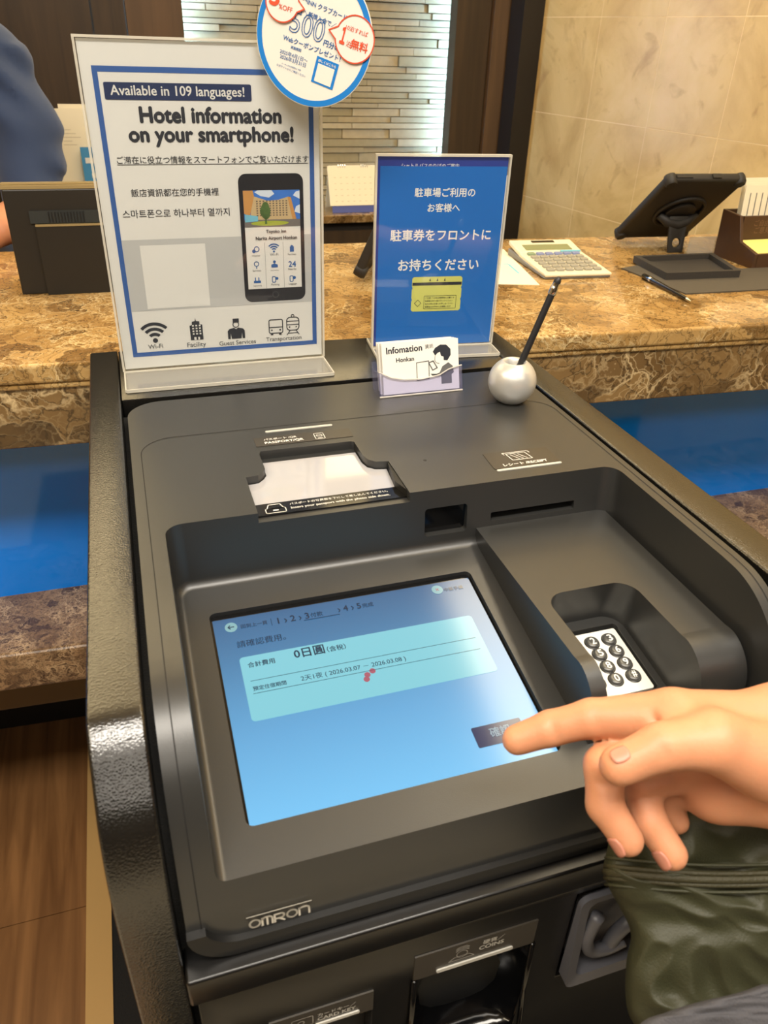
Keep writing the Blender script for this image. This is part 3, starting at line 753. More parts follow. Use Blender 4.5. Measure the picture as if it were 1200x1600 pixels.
t = MB(); t.text('レシート /RECEIPT', TOPF, (.2985, .5440), (.3420, .5440), .0007, bold=.03)
outline(t, [(.311, .553), (.3095, .5655), (.3285, .5655), (.331, .553)], .0007, TOPF, .0007); outline(t, [(.3075, .564), (.3065, .5675), (.332, .5675), (.333, .564)], .0007, TOPF, .0007, False)
for k in range(3): outline(t, [(.313 + .004 * k, .5635), (.3185 + .004 * k, .5545)], .0006, TOPF, .0007, False)
t.build('receipt_lettering', M['white'], kk, fix=False)

# keypad
kp = MB().prism(rrect(-.0262, -.0345, .0298, .0275, .002, 3), -.006, -.0025, KW).build('keypad', M['keyplate'], kk, label='white number keypad plate with round grey keys')
kc = [-.0125 - 0.0, .003, .0187]; labels = ['1', '2', '3', '4', '5', '6', '7', '8', '9', '*', '0', '#']
kys = [.0168, .0044, -.0083, -.0210]
kmesh = MB().lathe([(.0058, -.0025), (.0058, -.0008), (.0050, .0003), (.0040, .0006), (.002, .0005), (.0004, .0004)], Fr((0, 0, 0), KW.u, KW.v), 24)
rim = MB().lathe([(.0064, -.0025), (.0064, -.0019), (.0058, -.0016)], Fr((0, 0, 0), KW.u, KW.v), 24)
kme = kmesh.fix('key'); rme = rim.fix('rim')
for i, s_ in enumerate(labels):
    o_ = KW.p(kc[i % 3], kys[i // 3], 0)
    k_ = bpy.data.objects.new('key', kme); col.objects.link(k_); k_.parent = kp; k_.location = o_ - origin_of(kk)
    if not kme.materials: kme.materials.append(M['key']); rme.materials.append(M['keyrim']); kme.polygons.foreach_set('use_smooth', [True] * len(kme.polygons))
    ORG[k_.name] = o_
    f2 = Fr(o_, KW.u, KW.v)
    w_ = .0038
    t.__init__(); t.text(s_, f2, (-w_ / 2, -.0032), (w_ / 2, -.0032), .0009, h=.0062 if s_ != '*' else .0035, bold=.03)
    t.add([o_ + v.co for v in rme.vertices], [])
    t.build('key_digit', M['white'], kp, fix=False)
    MB().add([o_ + v.co for v in rme.vertices], [tuple(p.vertices) for p in rme.polygons]).build('key_rim', M['keyrim'], kp, smooth=1)

# brand lettering on the front lip (plane tangent to the front face)
LF = Fr(V((0, .2757, .84)), (1, 0, 0), (0, .0028, .02))
t = MB(); a = LF.px(389, 1449, .0005); b_ = LF.px(485, 1424, .0005)
lw_, lh_, st_ = (b_[0] - a[0]) / 5 * .86, .0068, .00125
def arch(x0, x1, y0, y1, r=.0022):
    return [(x0, y0), (x0, y1 - .0002)] + [(x0 + r - r * math.cos(q_), y1 - r + r * math.sin(q_)) for q_ in np.linspace(.3, 1.57, 5)] + [(x1 - r + r * math.sin(q_), y1 - r + r * math.cos(q_)) for q_ in np.linspace(0, 1.57, 5)] + [(x1, y0)]
for k, ch in enumerate('OMRON'):
    X0 = a[0] + (b_[0] - a[0]) / 5 * k + .0006; X1 = X0 + lw_ - .0004; Y0 = a[1] + .0004; Y1 = Y0 + lh_; c__ = .0022
    if ch == 'O': outline(t, circ((X0 + X1) / 2, (Y0 + Y1) / 2, (X1 - X0) / 2, 28, lh_ / 2 - .0004), st_, LF, c__)
    elif ch == 'M': outline(t, arch(X0, X1, Y0, Y1 - .0004), st_, LF, c__, False); outline(t, [((X0 + X1) / 2, Y0), ((X0 + X1) / 2, Y1 - .0006)], st_, LF, c__, False)
    elif ch == 'R':
        outline(t, [(X0, Y0), (X0, Y1 - .0004)], st_, LF, c__, False)
        outline(t, [(X0, Y1 - .0005), (X1 - .0022, Y1 - .0005)] + [(X1 - .0022 + .0018 * math.sin(q_), (Y1 - .0005 + Y0 + .0026) / 2 + (Y1 - .0031 - Y0) / 2 * math.cos(q_)) for q_ in np.linspace(0, 3.14, 9)] + [(X0, Y0 + .0026)], st_, LF, c__, False)
        outline(t, [(X1 - .0036, Y0 + .0026), (X1 - .0003, Y0)], st_, LF, c__, False)
    else: outline(t, arch(X0, X1, Y0, Y1 - .0004), st_, LF, c__, False)
t.box((a[0] - .001, a[1] + .0100, .0020), (b_[0] + .001, a[1] + .0104, .0022), LF)
t.build('brand_lettering', M['silverprint'], kk, fix=False)

# lower cabinet
cabf = .2685
link('cabinet_rail', bevel_mesh(MB().box((-.0245, .262, .787), (.417, .60, .8135)).fix(), .0022, 3), M['cab'], kk, smooth=.6)
MB().box((-.0245, .285, .0), (.417, .76, .788)).build('cabinet_body', M['black'], kk)
# door with openings
dpoly = MB().box((-.0205, cabf, .10), (.4135, cabf + .016, .7845)).fix()
cut1 = MB().box((.1275, .1, .60), (.2225, .4, .7225)).fix(); cut2 = MB().box((.2535, .1, .655), (.3680, .4, .768)).fix(); cut3 = MB().box((.020, .1, .60), (.0965, .4, .7010)).fix()
door = link('cabinet_door', bevel_mesh(boolean(dpoly, [(cut1, 'DIFFERENCE'), (cut2, 'DIFFERENCE'), (cut3, 'DIFFERENCE')]), .0012, 2), M['cab'], kk, smooth=.6)
CF = Fr((0, cabf, 0), (1, 0, 0), (0, 0, 1))           # a=x b=z c=-y (towards the viewer)
MB().prism([(.1265, .7225), (.2228, .7225), (.2228, .7525), (.1265, .7525)], 0, .0012, CF).build('coin_label', M['labelbg'], kk)
t = MB(); t.text('硬貨／', CF, (.1790, .7440), (.1960, .7440), .0016, bold=.02); t.text('COINS', CF, (.1765, .7375), (.1960, .7375), .0016, bold=.04)
outline(t, [(.157, .7335), (.153, .7335), (.157, .7375), (.169, .7375), (.173, .7335), (.169, .7335)], .0005, CF, .0016); outline(t, circ(.163, .7400, .0042, 20), .0005, CF, .0016)
for k in range(3): outline(t, [(.158, .7440 + .0018 * k), (.160, .7458 + .0018 * k), (.166, .7458 + .0018 * k), (.168, .7440 + .0018 * k)], .0005, CF, .0016, False)
t.build('coin_lettering', M['silverprint'], kk, fix=False)
MB().prism(rrect(.144, .7248, .205, .7285, .0017, 3), .0012, .0022, CF).build('status_light', M['glowbar'], kk)
# coin bowl: open scoop
ctm = MB(); 
rows = [(.7225, .002), (.70, .018), (.67, .024), (.645, .022), (.62, .012), (.612, -.004), (.616, -.016), (.628, -.022)]
for side in (0, 1):
    pass
N_ = 9
for zz, dy in rows:
    for k in range(N_):
        u_ = k / (N_ - 1); e = abs(2 * u_ - 1) ** 4; inset = .0 if zz > .64 else (.64 - zz) * .25
        ctm.v.append(V((.1275 + inset + (.095 - 2 * inset) * u_, cabf + dy * (1 - e) + (-.004 if zz < .64 else .0) * e, zz)))
for i in range(len(rows) - 1):
    for k in range(N_ - 1): ctm.f.append((i * N_ + k, i * N_ + k + 1, (i + 1) * N_ + k + 1, (i + 1) * N_ + k))
me = ctm.mesh()
o = link('coin_bowl', me, M['gloss'], kk, smooth=4)
MB().tube([(.1275, cabf - .001, .722), (.1275, cabf - .003, .66), (.130, cabf - .010, .630), (.137, cabf - .020, .622), (.175, cabf - .024, .628), (.213, cabf - .020, .622), (.220, cabf - .010, .630), (.2225, cabf - .003, .66), (.2225, cabf - .001, .722)], .0022, 8).build('coin_bowl_rim', M['gloss'], kk, smooth=4)
MB().box((.1275, .287, .60), (.2225, .2875, .73)).build('coin_slot_back', M['black'], kk)
# card key slot
MB().prism([(.0222, .7010), (.0968, .7010), (.0968, .7262), (.0222, .7262)], 0, .0012, CF).build('card_label', M['labelbg'], kk)
t = MB(); t.text('カードキー／', CF, (.0560, .7165), (.0835, .7165), .0016, bold=.02); t.text('CARD KEY', CF, (.0560, .7110), (.0835, .7110), .0016, bold=.04)
outline(t, rrect(.0375, .7095, .0525, .7205, .001, 2), .0005, CF, .0016); outline(t, circ(.044, .7150, .0022, 12), .0009, CF, .0016)
t.build('card_lettering', M['silverprint'], kk, fix=False)
MB().prism(rrect(.054, .7045, .0865, .7075, .0014, 3), .0012, .0022, CF).build('status_light', M['glowbar'], kk)
# banknote tray on the right
TR = MB(); 
rt = rrect(.2545, .6575, .367, .766, .008, 5); ri = rrect(.263, .668, .360, .757, .008, 5)
n = len(rt); TR.add([CF.p(x, z_, .001) for x, z_ in rt] + [CF.p(x, z_, .012 - .10 * max(0, z_ - .70)) for x, z_ in rt] + [CF.p(x, z_, .010 - .10 * max(0, z_ - .70)) for x, z_ in ri] + [CF.p(x, z_, -.010) for x, z_ in ri], [(i + k * n, (i + 1) % n + k * n, (i + 1) % n + (k + 1) * n, i + (k + 1) * n) for k in range(3) for i in range(n)] + [tuple(range(3 * n, 4 * n))])
TR.build('banknote_tray', M['tray'], kk, smooth=.7, label='grey plastic banknote tray')
cv = MB(); L2 = smooth_curve([(.272, .742), (.268, .715), (.274, .694), (.290, .688), (.305, .692)], 5)
cv.tube([CF.p(x, z_, .006) for x, z_ in L2], .0052, 10).build('tray_rib', M['tray'], kk, smooth=4)
cv = MB(); L2 = smooth_curve([(.293, .686), (.298, .703), (.312, .716), (.350, .722)], 5)
cv.tube([CF.p(x, z_, .004) for x, z_ in L2], .006, 10).build('tray_rib', M['tray'], kk, smooth=4)
t = MB(); outline(t, [(.2800, .6465), (.2835, .6525), (.2970, .6525), (.2935, .6465)], .0006, CF, .001); outline(t, [(.2835, .6475), (.291, .6475), (.289, .6500), (.285, .6505)], .0006, CF, .001)
t.text('BILLS', CF, (.3010, .6480), (.3170, .6480), .001, bold=.03)
t.build('banknote_lettering', M['silverprint'], kk, fix=False)

# ------------------------------------------------------------------ poster stand with the hotel poster
def acr_stand(name, label, cat, fr, w_, h_, foot_f, foot_b, parent_label=None):
    """fr: origin at the base centre-left of the sheet plane, u along width, v up; normal towards the viewer"""
    t_ = thing(name, fr.o, label, cat)
    MB().box((0, .004, .0016), (w_, h_, .0030), fr).build('front_pane', M['acr'], t_)
    MB().box((0, .004, -.0030), (w_, h_, -.0016), fr).build('back_pane', M['acr'], t_)
    e = MB().box((-.0022, .004, -.003), (0, h_, .003), fr); e.box((w_, .004, -.003), (w_ + .0022, h_, .003), fr); e.box((-.0022, h_, -.003), (w_ + .0022, h_ + .0022, .003), fr)
    e.build('pane_edge', M['acre'], t_)
    MB().box((0, 0, -foot_b), (w_, .003, foot_f), fr).build('foot', M['acrg'], t_)
    e = MB().box((0, .0001, foot_f), (w_, .0034, foot_f + .0016), fr); e.box((-.0014, .0001, -foot_b), (0, .0034, foot_f), fr); e.box((w_, .0001, -foot_b), (w_ + .0014, .0034, foot_f), fr); e.box((0, .0030, .003), (w_, .0045, .0045), fr)
    e.build('foot_edge', M['acre'], t_)
    return t_
PF = Fr((-.0182, .8465, KZ), (1, -.006, 0), (0, 0, 1))
PW, PH = .2225, .317
st = acr_stand('poster_stand', 'clear acrylic stand holding the tall white hotel information poster on the kiosk', 'sign stand', PF, PW, PH, .053, .01)
ps = thing('poster', PF.p(PW / 2, .01, 0), 'white poster with blue border, a phone picture and the words Hotel information on your smartphone', 'poster')
MB().box((.0008, .006, -.0006), (PW - .0008, PH - .0006, .0002), PF).build('sheet', M['paperc'] if False else M['paper'], ps)
C0 = .0004
def pp(x, y, c=C0): return PF.px(x, y, c)
bl = pp(206, 559); tl = pp(143, 102); br = pp(495, 537)
bx0, bx1, by0, by1 = bl[0] - .001, br[0], (bl[1] + br[1]) / 2, tl[1]
bx0 = (pp(207, 556)[0] + pp(143, 102)[0]) / 2
bw = .0048
MB().ringflat([(bx0, by0), (bx1, by0), (bx1, by1), (bx0, by1)], [(bx0 + bw, by0 + bw), (bx1 - bw, by0 + bw), (bx1 - bw, by1 - bw), (bx0 + bw, by1 - bw)], C0, PF).build('border', M['blue'], ps, fix=False)
g0 = pp(190, 492); g1 = pp(493, 365); ix0, ix1 = bx0 + bw, bx1 - bw
gy0 = pp(330, 480)[1]; gy1 = pp(300, 372)[1]
MB().flat([(ix0, gy0), (ix1, gy0), (ix1, gy1), (ix0, gy1)], C0, PF).build('grey_band', M['postgrey'], ps)
q1 = pp(218, 384); q2 = pp(320, 378); q3 = pp(229, 483)
MB().flat([(q1[0], q3[1]), (q2[0], q3[1]), (q2[0], q1[1]), (q1[0], q1[1])], C0 + .0002, PF).build('white_square', M['paper'], ps, label='blank white square on the grey band')
q1 = pp(160, 124); q2 = pp(392, 133); q3 = pp(166, 154)
MB().flat(rrect(q1[0], pp(280, 157)[1], q2[0], pp(280, 130)[1], .0015, 4), C0 + .0002, PF).build('heading_bar', M['navy'], ps)
MB().tx('Available in 109 languages!', PF, (173, 147), (382, 152), C0 + .0004, bold=.02).build('heading_lettering', M['paper'], ps, fix=False)
t = MB()
t.tx('Hotel information', PF, (220, 190), (439, 193), C0 + .0002, bold=.055)
t.tx('on your smartphone!', PF, (203, 220), (458, 222), C0 + .0002, bold=.055)
t.tx('ご滞在に役立つ情報をスマートフォンでご覧いただけます', PF, (183, 254), (482, 254), C0 + .0002, bold=.008)
a = pp(183, 257); b_ = pp(481, 257); t.box((a[0], a[1] - .0006, C0), (b_[0], a[1] - .0001, C0 + .0002), PF)
t.tx('飯店資訊都在您的手機裡', PF, (205, 306), (342, 305), C0 + .0002, bold=.008)
t.tx('스마트폰으로 하나부터 열까지', PF, (192, 339), (359, 337), C0 + .0002, bold=.008)
t.tx('Toyoko Inn', PF, (416, 364), (447, 363), C0 + .0012, bold=.03)
t.tx('Narita Airport Honkan', PF, (400, 375), (464, 373), C0 + .0012, bold=.03)
# icons along the bottom
def arcband(m, cx, cy, r0, r1, a0, a1, c, fr, k=12):
    o_ = [(cx + r1 * math.cos(math.radians(a0 + (a1 - a0) * i / k)), cy + r1 * math.sin(math.radians(a0 + (a1 - a0) * i / k))) for i in range(k + 1)]
    i_ = [(cx + r0 * math.cos(math.radians(a0 + (a1 - a0) * i / k)), cy + r0 * math.sin(math.radians(a0 + (a1 - a0) * i / k))) for i in range(k + 1)]
    n = k + 1; m.add([fr.p(x, y, c) for x, y in o_ + i_], [(i, i + 1, n + i + 1, n + i) for i in range(k)])
def wifi(m, cx, cy, s_, c, fr):
    m.flat(circ(cx, cy, .13 * s_, 16), c, fr)
    for r in (.34, .62, .90): arcband(m, cx, cy, r * s_ - .08 * s_, r * s_ + .08 * s_, 45, 135, c, fr)
ci = C0 + .0002
c_ = pp(243, 532, ci); wifi(t, c_[0], c_[1], .0205, ci, PF)
c_ = pp(308, 531, ci)
def bld(m, cx, cy, s_, c, fr, wm=None):
    m.flat([(cx - .28 * s_, cy), (cx + .30 * s_, cy), (cx + .30 * s_, cy + .72 * s_), (cx + .18 * s_, cy + .74 * s_), (cx + .18 * s_, cy + .88 * s_), (cx + .03 * s_, cy + .90 * s_), (cx + .0 * s_, cy + 1.05 * s_), (cx - .03 * s_, cy + .90 * s_), (cx - .16 * s_, cy + .88 * s_), (cx - .18 * s_, cy + .72 * s_), (cx - .28 * s_, cy + .70 * s_)], c, fr)
bld(t, c_[0], c_[1], .0235, ci, PF)
c_ = pp(370, 529, ci); X, Y = c_; s_ = .0225
t.flat([(X - .42 * s_, Y), (X - .30 * s_, Y), (X - .28 * s_, Y + .3 * s_), (X - .24 * s_, Y), (X + .24 * s_, Y), (X + .28 * s_, Y + .3 * s_), (X + .30 * s_, Y), (X + .42 * s_, Y), (X + .42 * s_, Y + .40 * s_), (X + .34 * s_, Y + .50 * s_), (X + .1 * s_, Y + .56 * s_), (X, Y + .48 * s_), (X - .1 * s_, Y + .56 * s_), (X - .34 * s_, Y + .50 * s_), (X - .42 * s_, Y + .40 * s_)], ci, PF)
arcband(t, X, Y + .72 * s_, .12 * s_, .16 * s_, 0, 360, ci, PF, 20)
t.flat([(X - .14 * s_, Y + .82 * s_), (X + .16 * s_, Y + .82 * s_), (X + .16 * s_, Y + 1.02 * s_), (X - .14 * s_, Y + 1.02 * s_)], ci + .0001, PF)
c_ = pp(432, 523, ci); X, Y = c_
outline(t, rrect(X - .008, Y + .002, X + .0075, Y + .0175, .0018, 3), .0010, PF, ci); outline(t, [(X - .008, Y + .0088), (X + .0075, Y + .0088)], .0009, PF, ci, False)
for d_ in (-.005, .0045): t.flat(circ(X + d_, Y + .0055, .001, 10), ci, PF); t.box((X + d_ - .0014, Y - .0002, ci), (X + d_ + .0014, Y + .0022, ci + .0001), PF)
c_ = pp(458, 521, ci); X, Y = c_
outline(t, rrect(X - .007, Y + .004, X + .007, Y + .019, .004, 4), .0010, PF, ci); outline(t, [(X - .007, Y + .0105), (X + .007, Y + .0105)], .0009, PF, ci, False); outline(t, [(X - .007, Y + .0145), (X + .007, Y + .0145)], .0009, PF, ci, False)
outline(t, circ(X, Y + .0205, .0016, 12), .0008, PF, ci); outline(t, [(X - .0035, Y + .0038), (X - .007, Y - .0012)], .0009, PF, ci, False); outline(t, [(X + .0035, Y + .0038), (X + .007, Y - .0012)], .0009, PF, ci, False); outline(t, [(X - .005, Y + .0008), (X + .005, Y + .0008)], .0008, PF, ci, False)
for d_ in (-.0038, .0038): t.flat(circ(X + d_, Y + .0078, .0009, 10), ci, PF)
t.build('poster_lettering', M['ink'], ps, fix=False)
t = MB()
t.tx('Wi-Fi', PF, (232, 545), (255, 544), ci, bold=.01); t.tx('Facility', PF, (293, 542), (322, 541), ci, bold=.01)
t.tx('Guest Services', PF, (343, 539), (400, 537), ci, bold=.01); t.tx('Transportation', PF, (416, 533), (471, 530), ci, bold=.01)
t.build('caption_lettering', M['inkg'], ps, fix=False)
t = MB(); X, Y = pp(308, 531, ci); s_ = .0235      # windows of the building pictogram
for r in range(4):
    for k in range(3): t.box((X - .17 * s_ + .155 * s_ * k, Y + (.26 + .13 * r) * s_, ci + .0001), (X - .09 * s_ + .155 * s_ * k, Y + (.33 + .13 * r) * s_, ci + .00015), PF)
t.box((X - .12 * s_, Y, ci + .0001), (X - .02 * s_, Y + .14 * s_, ci + .00015), PF); t.box((X + .06 * s_, Y, ci + .0001), (X + .14 * s_, Y + .14 * s_, ci + .00015), PF)
t.build('pictogram_windows', M['paper'], ps, fix=False)
# printed phone picture
q1 = pp(370, 290, ci); q2 = pp(475, 290, ci); fy1 = pp(422, 271, ci)[1]; fy0 = pp(430, 470, ci)[1]; fx0 = (pp(371, 290, ci)[0] + pp(384, 460, ci)[0]) / 2; fx1 = pp(476, 400, ci)[0]
MB().flat(rrect(fx0, fy0, fx1, fy1, .008, 6), ci, PF).build('phone_picture', M['phone'], ps, label='black phone picture printed on the poster')
dx0 = fx0 + .0042; dx1 = fx1 - .0040; dy1 = pp(425, 297, ci)[1]; dy0 = pp(430, 450, ci)[1]; dym = pp(425, 354, ci)[1]
cz = ci + .0002
MB().flat([(dx0, dy0), (dx1, dy0), (dx1, dym), (dx0, dym)], cz, PF).build('phone_page', M['paper'], ps)
MB().flat([(dx0, dym), (dx1, dym), (dx1, dy1), (dx0, dy1)], cz, PF).build('phone_photo_sky', M['psky'], ps)
W_ = dx1 - dx0; H_ = dy1 - dym
def q(x, y): return (dx0 + W_ * x, dym + H_ * y)
MB().flat([q(.2, .95), q(.3, .85), q(.45, .80), q(.55, .9), q(.5, 1), q(.25, 1)], cz + .0001, PF).flat([q(.88, .85), q(1, .75), q(1, .98), q(.93, .95)], cz + .0001, PF).flat([q(.9, .4), q(1, .35), q(1, .6), q(.93, .55)], cz + .0001, PF).build('phone_photo_cloud', M['pcloud'], ps)
MB().flat([q(.17, .85), q(.42, .72), q(.62, .74), q(.80, .82), q(.88, .2), q(.1, .2)], cz + .0002, PF).build('phone_photo_building', M['pbld'], ps)
MB().flat([q(0, 1), q(.17, 1), q(.19, .85), q(.1, .3), q(0, .38)], cz + .0003, PF).build('phone_photo_end_wall', M['porg'], ps); MB().flat([q(.78, .82), q(.84, .80), q(.93, .2), q(.86, .2)], cz + .0003, PF).build('phone_photo_end_wall', M['porg'], ps)
t = MB()
for i in range(10):
    for j in range(7): t.flat([q(.22 + .058 * i, .30 + .065 * j), q(.25 + .058 * i, .30 + .065 * j), q(.25 + .058 * i, .335 + .065 * j), q(.22 + .058 * i, .335 + .065 * j)], cz + .0003, PF)
t.build('phone_photo_window', M['pwin'], ps, kind='stuff')
MB().flat([q(0, 0), q(1, 0), q(1, .2), q(0, .2)], cz + .0003, PF).build('phone_photo_road', M['proad'], ps)
MB().flat([q(.5 + .34 * math.cos(a_ / 10 * math.pi) - .05, .1 + .07 * math.sin(a_ / 10 * math.pi)) for a_ in range(20)], cz + .0004, PF).build('phone_photo_lawn', M['pgrass'], ps)
MB().flat([q(.38 + .09 * math.cos(a_ / 8 * math.pi) * (1 + .15 * math.sin(5 * a_)), .45 + .24 * math.sin(a_ / 8 * math.pi)) for a_ in range(16)], cz + .0005, PF).flat([q(.36, .08), q(.40, .08), q(.39, .3), q(.37, .3)], cz + .0005, PF).build('phone_photo_tree', M['ptree'], ps)
MB().flat([q(.01, .14), q(.24, .16), q(.24, .30), q(.01, .36)], cz + .0005, PF).build('phone_photo_sign', M['lightblue'], ps)
t = MB(); tg = MB()
for i in range(3):
    for j in range(3):
        X = dx0 + W_ * (.17 + .33 * i); Y = dy0 + (dym - dy0) * (.10 + .245 * (2 - j)); k = i + 3 * j; s_ = .0085
        if k == 1: wifi(t, X, Y + .001, s_, cz + .0002, PF)
        elif k == 2: bld(t, X, Y, s_ * .9, cz + .0002, PF)
        elif k == 4: t.flat([(X - .0035, Y), (X + .0035, Y), (X + .0035, Y + .003), (X, Y + .0045), (X - .0035, Y + .003)], cz + .0002, PF); t.flat(circ(X, Y + .0060, .0016, 10), cz + .0002, PF)
        elif k == 0: outline(t, circ(X + .001, Y + .004, .0026, 12), .0009, PF, cz + .0002); t.flat(circ(X - .002, Y + .002, .002, 10), cz + .0002, PF)
        elif k == 3: outline(t, circ(X, Y + .0045, .0024, 12), .0008, PF, cz + .0002); t.box((X - .0005, Y - .0005, cz), (X + .0005, Y + .0018, cz + .0002), PF)
        elif k == 5: t.text('24', PF, (X - .004, Y), (X + .004, Y), cz + .0002, bold=.03)
        elif k == 6: t.box((X - .0038, Y, cz), (X + .0038, Y + .0025, cz + .0002), PF); t.box((X - .0025, Y + .0025, cz), (X - .0015, Y + .006, cz + .0002), PF); t.box((X + .0012, Y + .0025, cz), (X + .0022, Y + .006, cz + .0002), PF)
        else: outline(t, rrect(X - .003, Y, X + .0005, Y + .006, .0008, 2), .0008, PF, cz + .0002); t.flat(circ(X + .002, Y + .004, .0017, 10), cz + .0002, PF)
        tg.text(['Weather', 'Wi-Fi', 'Facilities', 'Services', 'Guest Services', 'Nearby', 'Sightseeing', 'Parking', 'Luggage'][k], PF, (X - .0045, Y - .0035), (X + .0045, Y - .0035), cz + .0002)
    if i: xx = dx0 + W_ * (.335 * i); tg.box((xx - .0001, dy0, cz), (xx + .0001, dym - .016, cz + .0002), PF)
t.build('phone_icons', M['bprint'], ps, fix=False); tg.build('phone_captions', M['inkg'], ps, fix=False)
arcband_mb = MB(); arcband(arcband_mb, (fx0 + fx1) / 2, (fy0 + dy0) / 2, .0030, .0034, 0, 360, cz, PF, 24); arcband_mb.build('phone_button', M['inkg'], ps, fix=False)

# ------------------------------------------------------------------ round badge at the poster's corner
yaw = math.radians(-34); th = math.radians(-17)
bc = aty(490, 59, .806); bu = V((math.cos(yaw), math.sin(yaw), 0)); bv = V((0, 0, 1))
BU = bu * math.cos(th) + bv * math.sin(th); BVv = -bu * math.sin(th) + bv * math.cos(th)
BF = Fr(bc, BU, BVv)
bd = thing('badge_sign', bc, 'round white coupon badge with blue rim and red bubbles at the top of the poster', 'badge')
R = .0565
MB().lathe([(R, -.0010), (R, .0)], BF, 64).build('badge_board', M['paper'], bd)
t = MB(); arcband(t, 0, 0, R - .0055, R - .0006, 0, 360, .0003, BF, 64); t.build('badge_ring', M['bblue'], bd, fix=False)
rb = BF.px(555, 62); lb = BF.px(442, 2)
for nm, (X, Y), r_, tp in (('bubble', rb, .0185, BF.px(522, 49)), ('bubble', lb, .0160, BF.px(467, 11))):
    L = math.hypot(tp[0] - X, tp[1] - Y); dx_, dy_ = (tp[0] - X) / L, (tp[1] - Y) / L
    a0 = math.atan2(dy_, dx_); pts = [(X + r_ * math.cos(a0 + q_), Y + r_ * math.sin(a0 + q_)) for q_ in np.linspace(.28, 2 * math.pi - .28, 40)] + [(X + dx_ * r_ * 1.38, Y + dy_ * r_ * 1.38)]
    b_ = MB().prism(pts, .0005, .0012, BF).build(nm, M['paper'], bd); t = MB(); outline(t, pts, .0011, BF, .0016); t.build('bubble_outline', M['red'], bd, fix=False)
t = MB(); c = .0016
t.tx('10泊すれば', BF, (540, 45), (574, 58), c, bold=.01, snap=False); t.tx('１', BF, (530, 66), (537, 69), c, h=.0125, bold=.05, snap=False)
t.tx('泊', BF, (540, 71), (547, 74), c, bold=.0, snap=False); t.tx('無料', BF, (547, 74), (573, 83), c, bold=.03, snap=False)
t.tx('5', BF, (421, 5), (434, 10), c, h=.013, bold=.05, snap=False); t.tx('%OFF', BF, (435, 13), (456, 20), c, bold=.01, snap=False)
t.build('red_lettering', M['red'], bd, fix=False)
t = MB(); c = .0004
t.tx('東横', BF, (458, -9), (480, 2), c, bold=.02, snap=False)
t.tx('INN クラブカード', BF, (480, 6), (541, 32), c, bold=.02, snap=False)
t.tx('＼新規入会で／', BF, (474, 22), (524, 44), c, bold=.02, snap=False)
t.tx('円分の', BF, (505, 70), (529, 80), c, bold=.03, snap=False)
t.tx('Webクーポンプレゼント！', BF, (442, 61), (531, 96), c, bold=.02, snap=False)
t.tx('実施期間', BF, (454, 75), (470, 81), c, bold=.02, snap=False)
t.tx('2025年4月1日～', BF, (437, 82), (480, 98), c, bold=.01, snap=False); t.tx('2026年3月31日', BF, (437, 90), (477, 105), c, bold=.01, snap=False)
t.tx('クーポンの利用期間は入会後', BF, (440, 100), (470, 111), c, snap=False); t.tx('公式サイトからご確認ください', BF, (432, 102), (477, 121), c, snap=False)
t.build('blue_lettering', M['bprint'], bd, fix=False)
# outlined 500
t = MB(); a = BF.px(452, 48); b_ = BF.px(503, 68); t.outtext('500', BF, a, b_, .0005, .0180, .0007); t.build('number_lettering', M['bprint'], bd, fix=False)
q1 = BF.px(496, 87); q2 = BF.px(530, 101); q4 = BF.px(486, 127)
sq = [q1, q2, (q2[0] + q4[0] - q1[0], q2[1] + q4[1] - q1[1]), q4]
MB().flat(sq[::-1], .0004, BF).build('blue_square', M['bblue'], bd)
def lerp(u_, v_): return (sq[0][0] + (sq[1][0] - sq[0][0]) * u_ + (sq[3][0] - sq[0][0]) * v_, sq[0][1] + (sq[1][1] - sq[0][1]) * u_ + (sq[3][1] - sq[0][1]) * v_)
MB().flat([lerp(.12, .24), lerp(.88, .24), lerp(.88, .93), lerp(.12, .93)][::-1], .0006, BF).build('white_square', M['paper'], bd)
MB().text('詳しくはこちら', BF, lerp(.1, .18), lerp(.9, .18), .0006, bold=.03).build('square_lettering', M['paper'], bd, fix=False)

# ------------------------------------------------------------------ blue parking sign
gu = V((.149, -.016, 0)).normalized()
GF = Fr((.2712, .8605, KZ), gu, (0, 0, 1)); GW, GH = .1495, .217
st2 = acr_stand('sign_stand', 'smaller clear acrylic stand holding the blue parking notice beside the silver ball', 'sign stand', GF, GW, GH, .036, .034)
sg = thing('sign_sheet', GF.p(GW / 2, .005, 0), 'blue parking notice with white Japanese lettering and a yellow ticket picture', 'sign')
MB().box((.0006, .005, -.0008), (GW - .0006, GH - .0006, -.0002), GF).build('rear_sheet', M['signnavy'], sg, label='darker blue sheet behind')
g = lambda x, y, c=.0002: GF.px(x, y, c)
a = g(602, 258); b_ = g(793, 262)
MB().box((.0035, .0045, -.0002), (b_[0], g(700, 260)[1], .0002), GF).build('front_sheet', M['signblue'], sg)
MB().box((b_[0], .006, -.0002), (b_[0] + .0016, g(790, 274)[1], .0001), GF).build('sheet_edge', M['paper'], sg)
t = MB(); c = .0004
t.tx('駐車場ご利用の', GF, (648, 307), (742, 306), c, bold=.025); t.tx('お客様へ', GF, (668, 330), (718, 330), c, bold=.025)
t.tx('駐車券をフロントに', GF, (610, 377), (766, 372), c, bold=.03); t.tx('お持ちください', GF, (622, 424), (747, 418), c, bold=.03)
t.tx('シャトルバスのりばのご案内', GF, (627, 262), (717, 262), -.0001, bold=.01)
t.build('sign_lettering', pbr('sign_white', S(250, 246, 236), .5), sg, fix=False)
k1 = g(645, 433); k2 = g(724, 431); k3 = g(642, 487)
x0, x1, y0, y1 = k1[0] - .0005, k2[0] - .001, k3[1], k1[1]
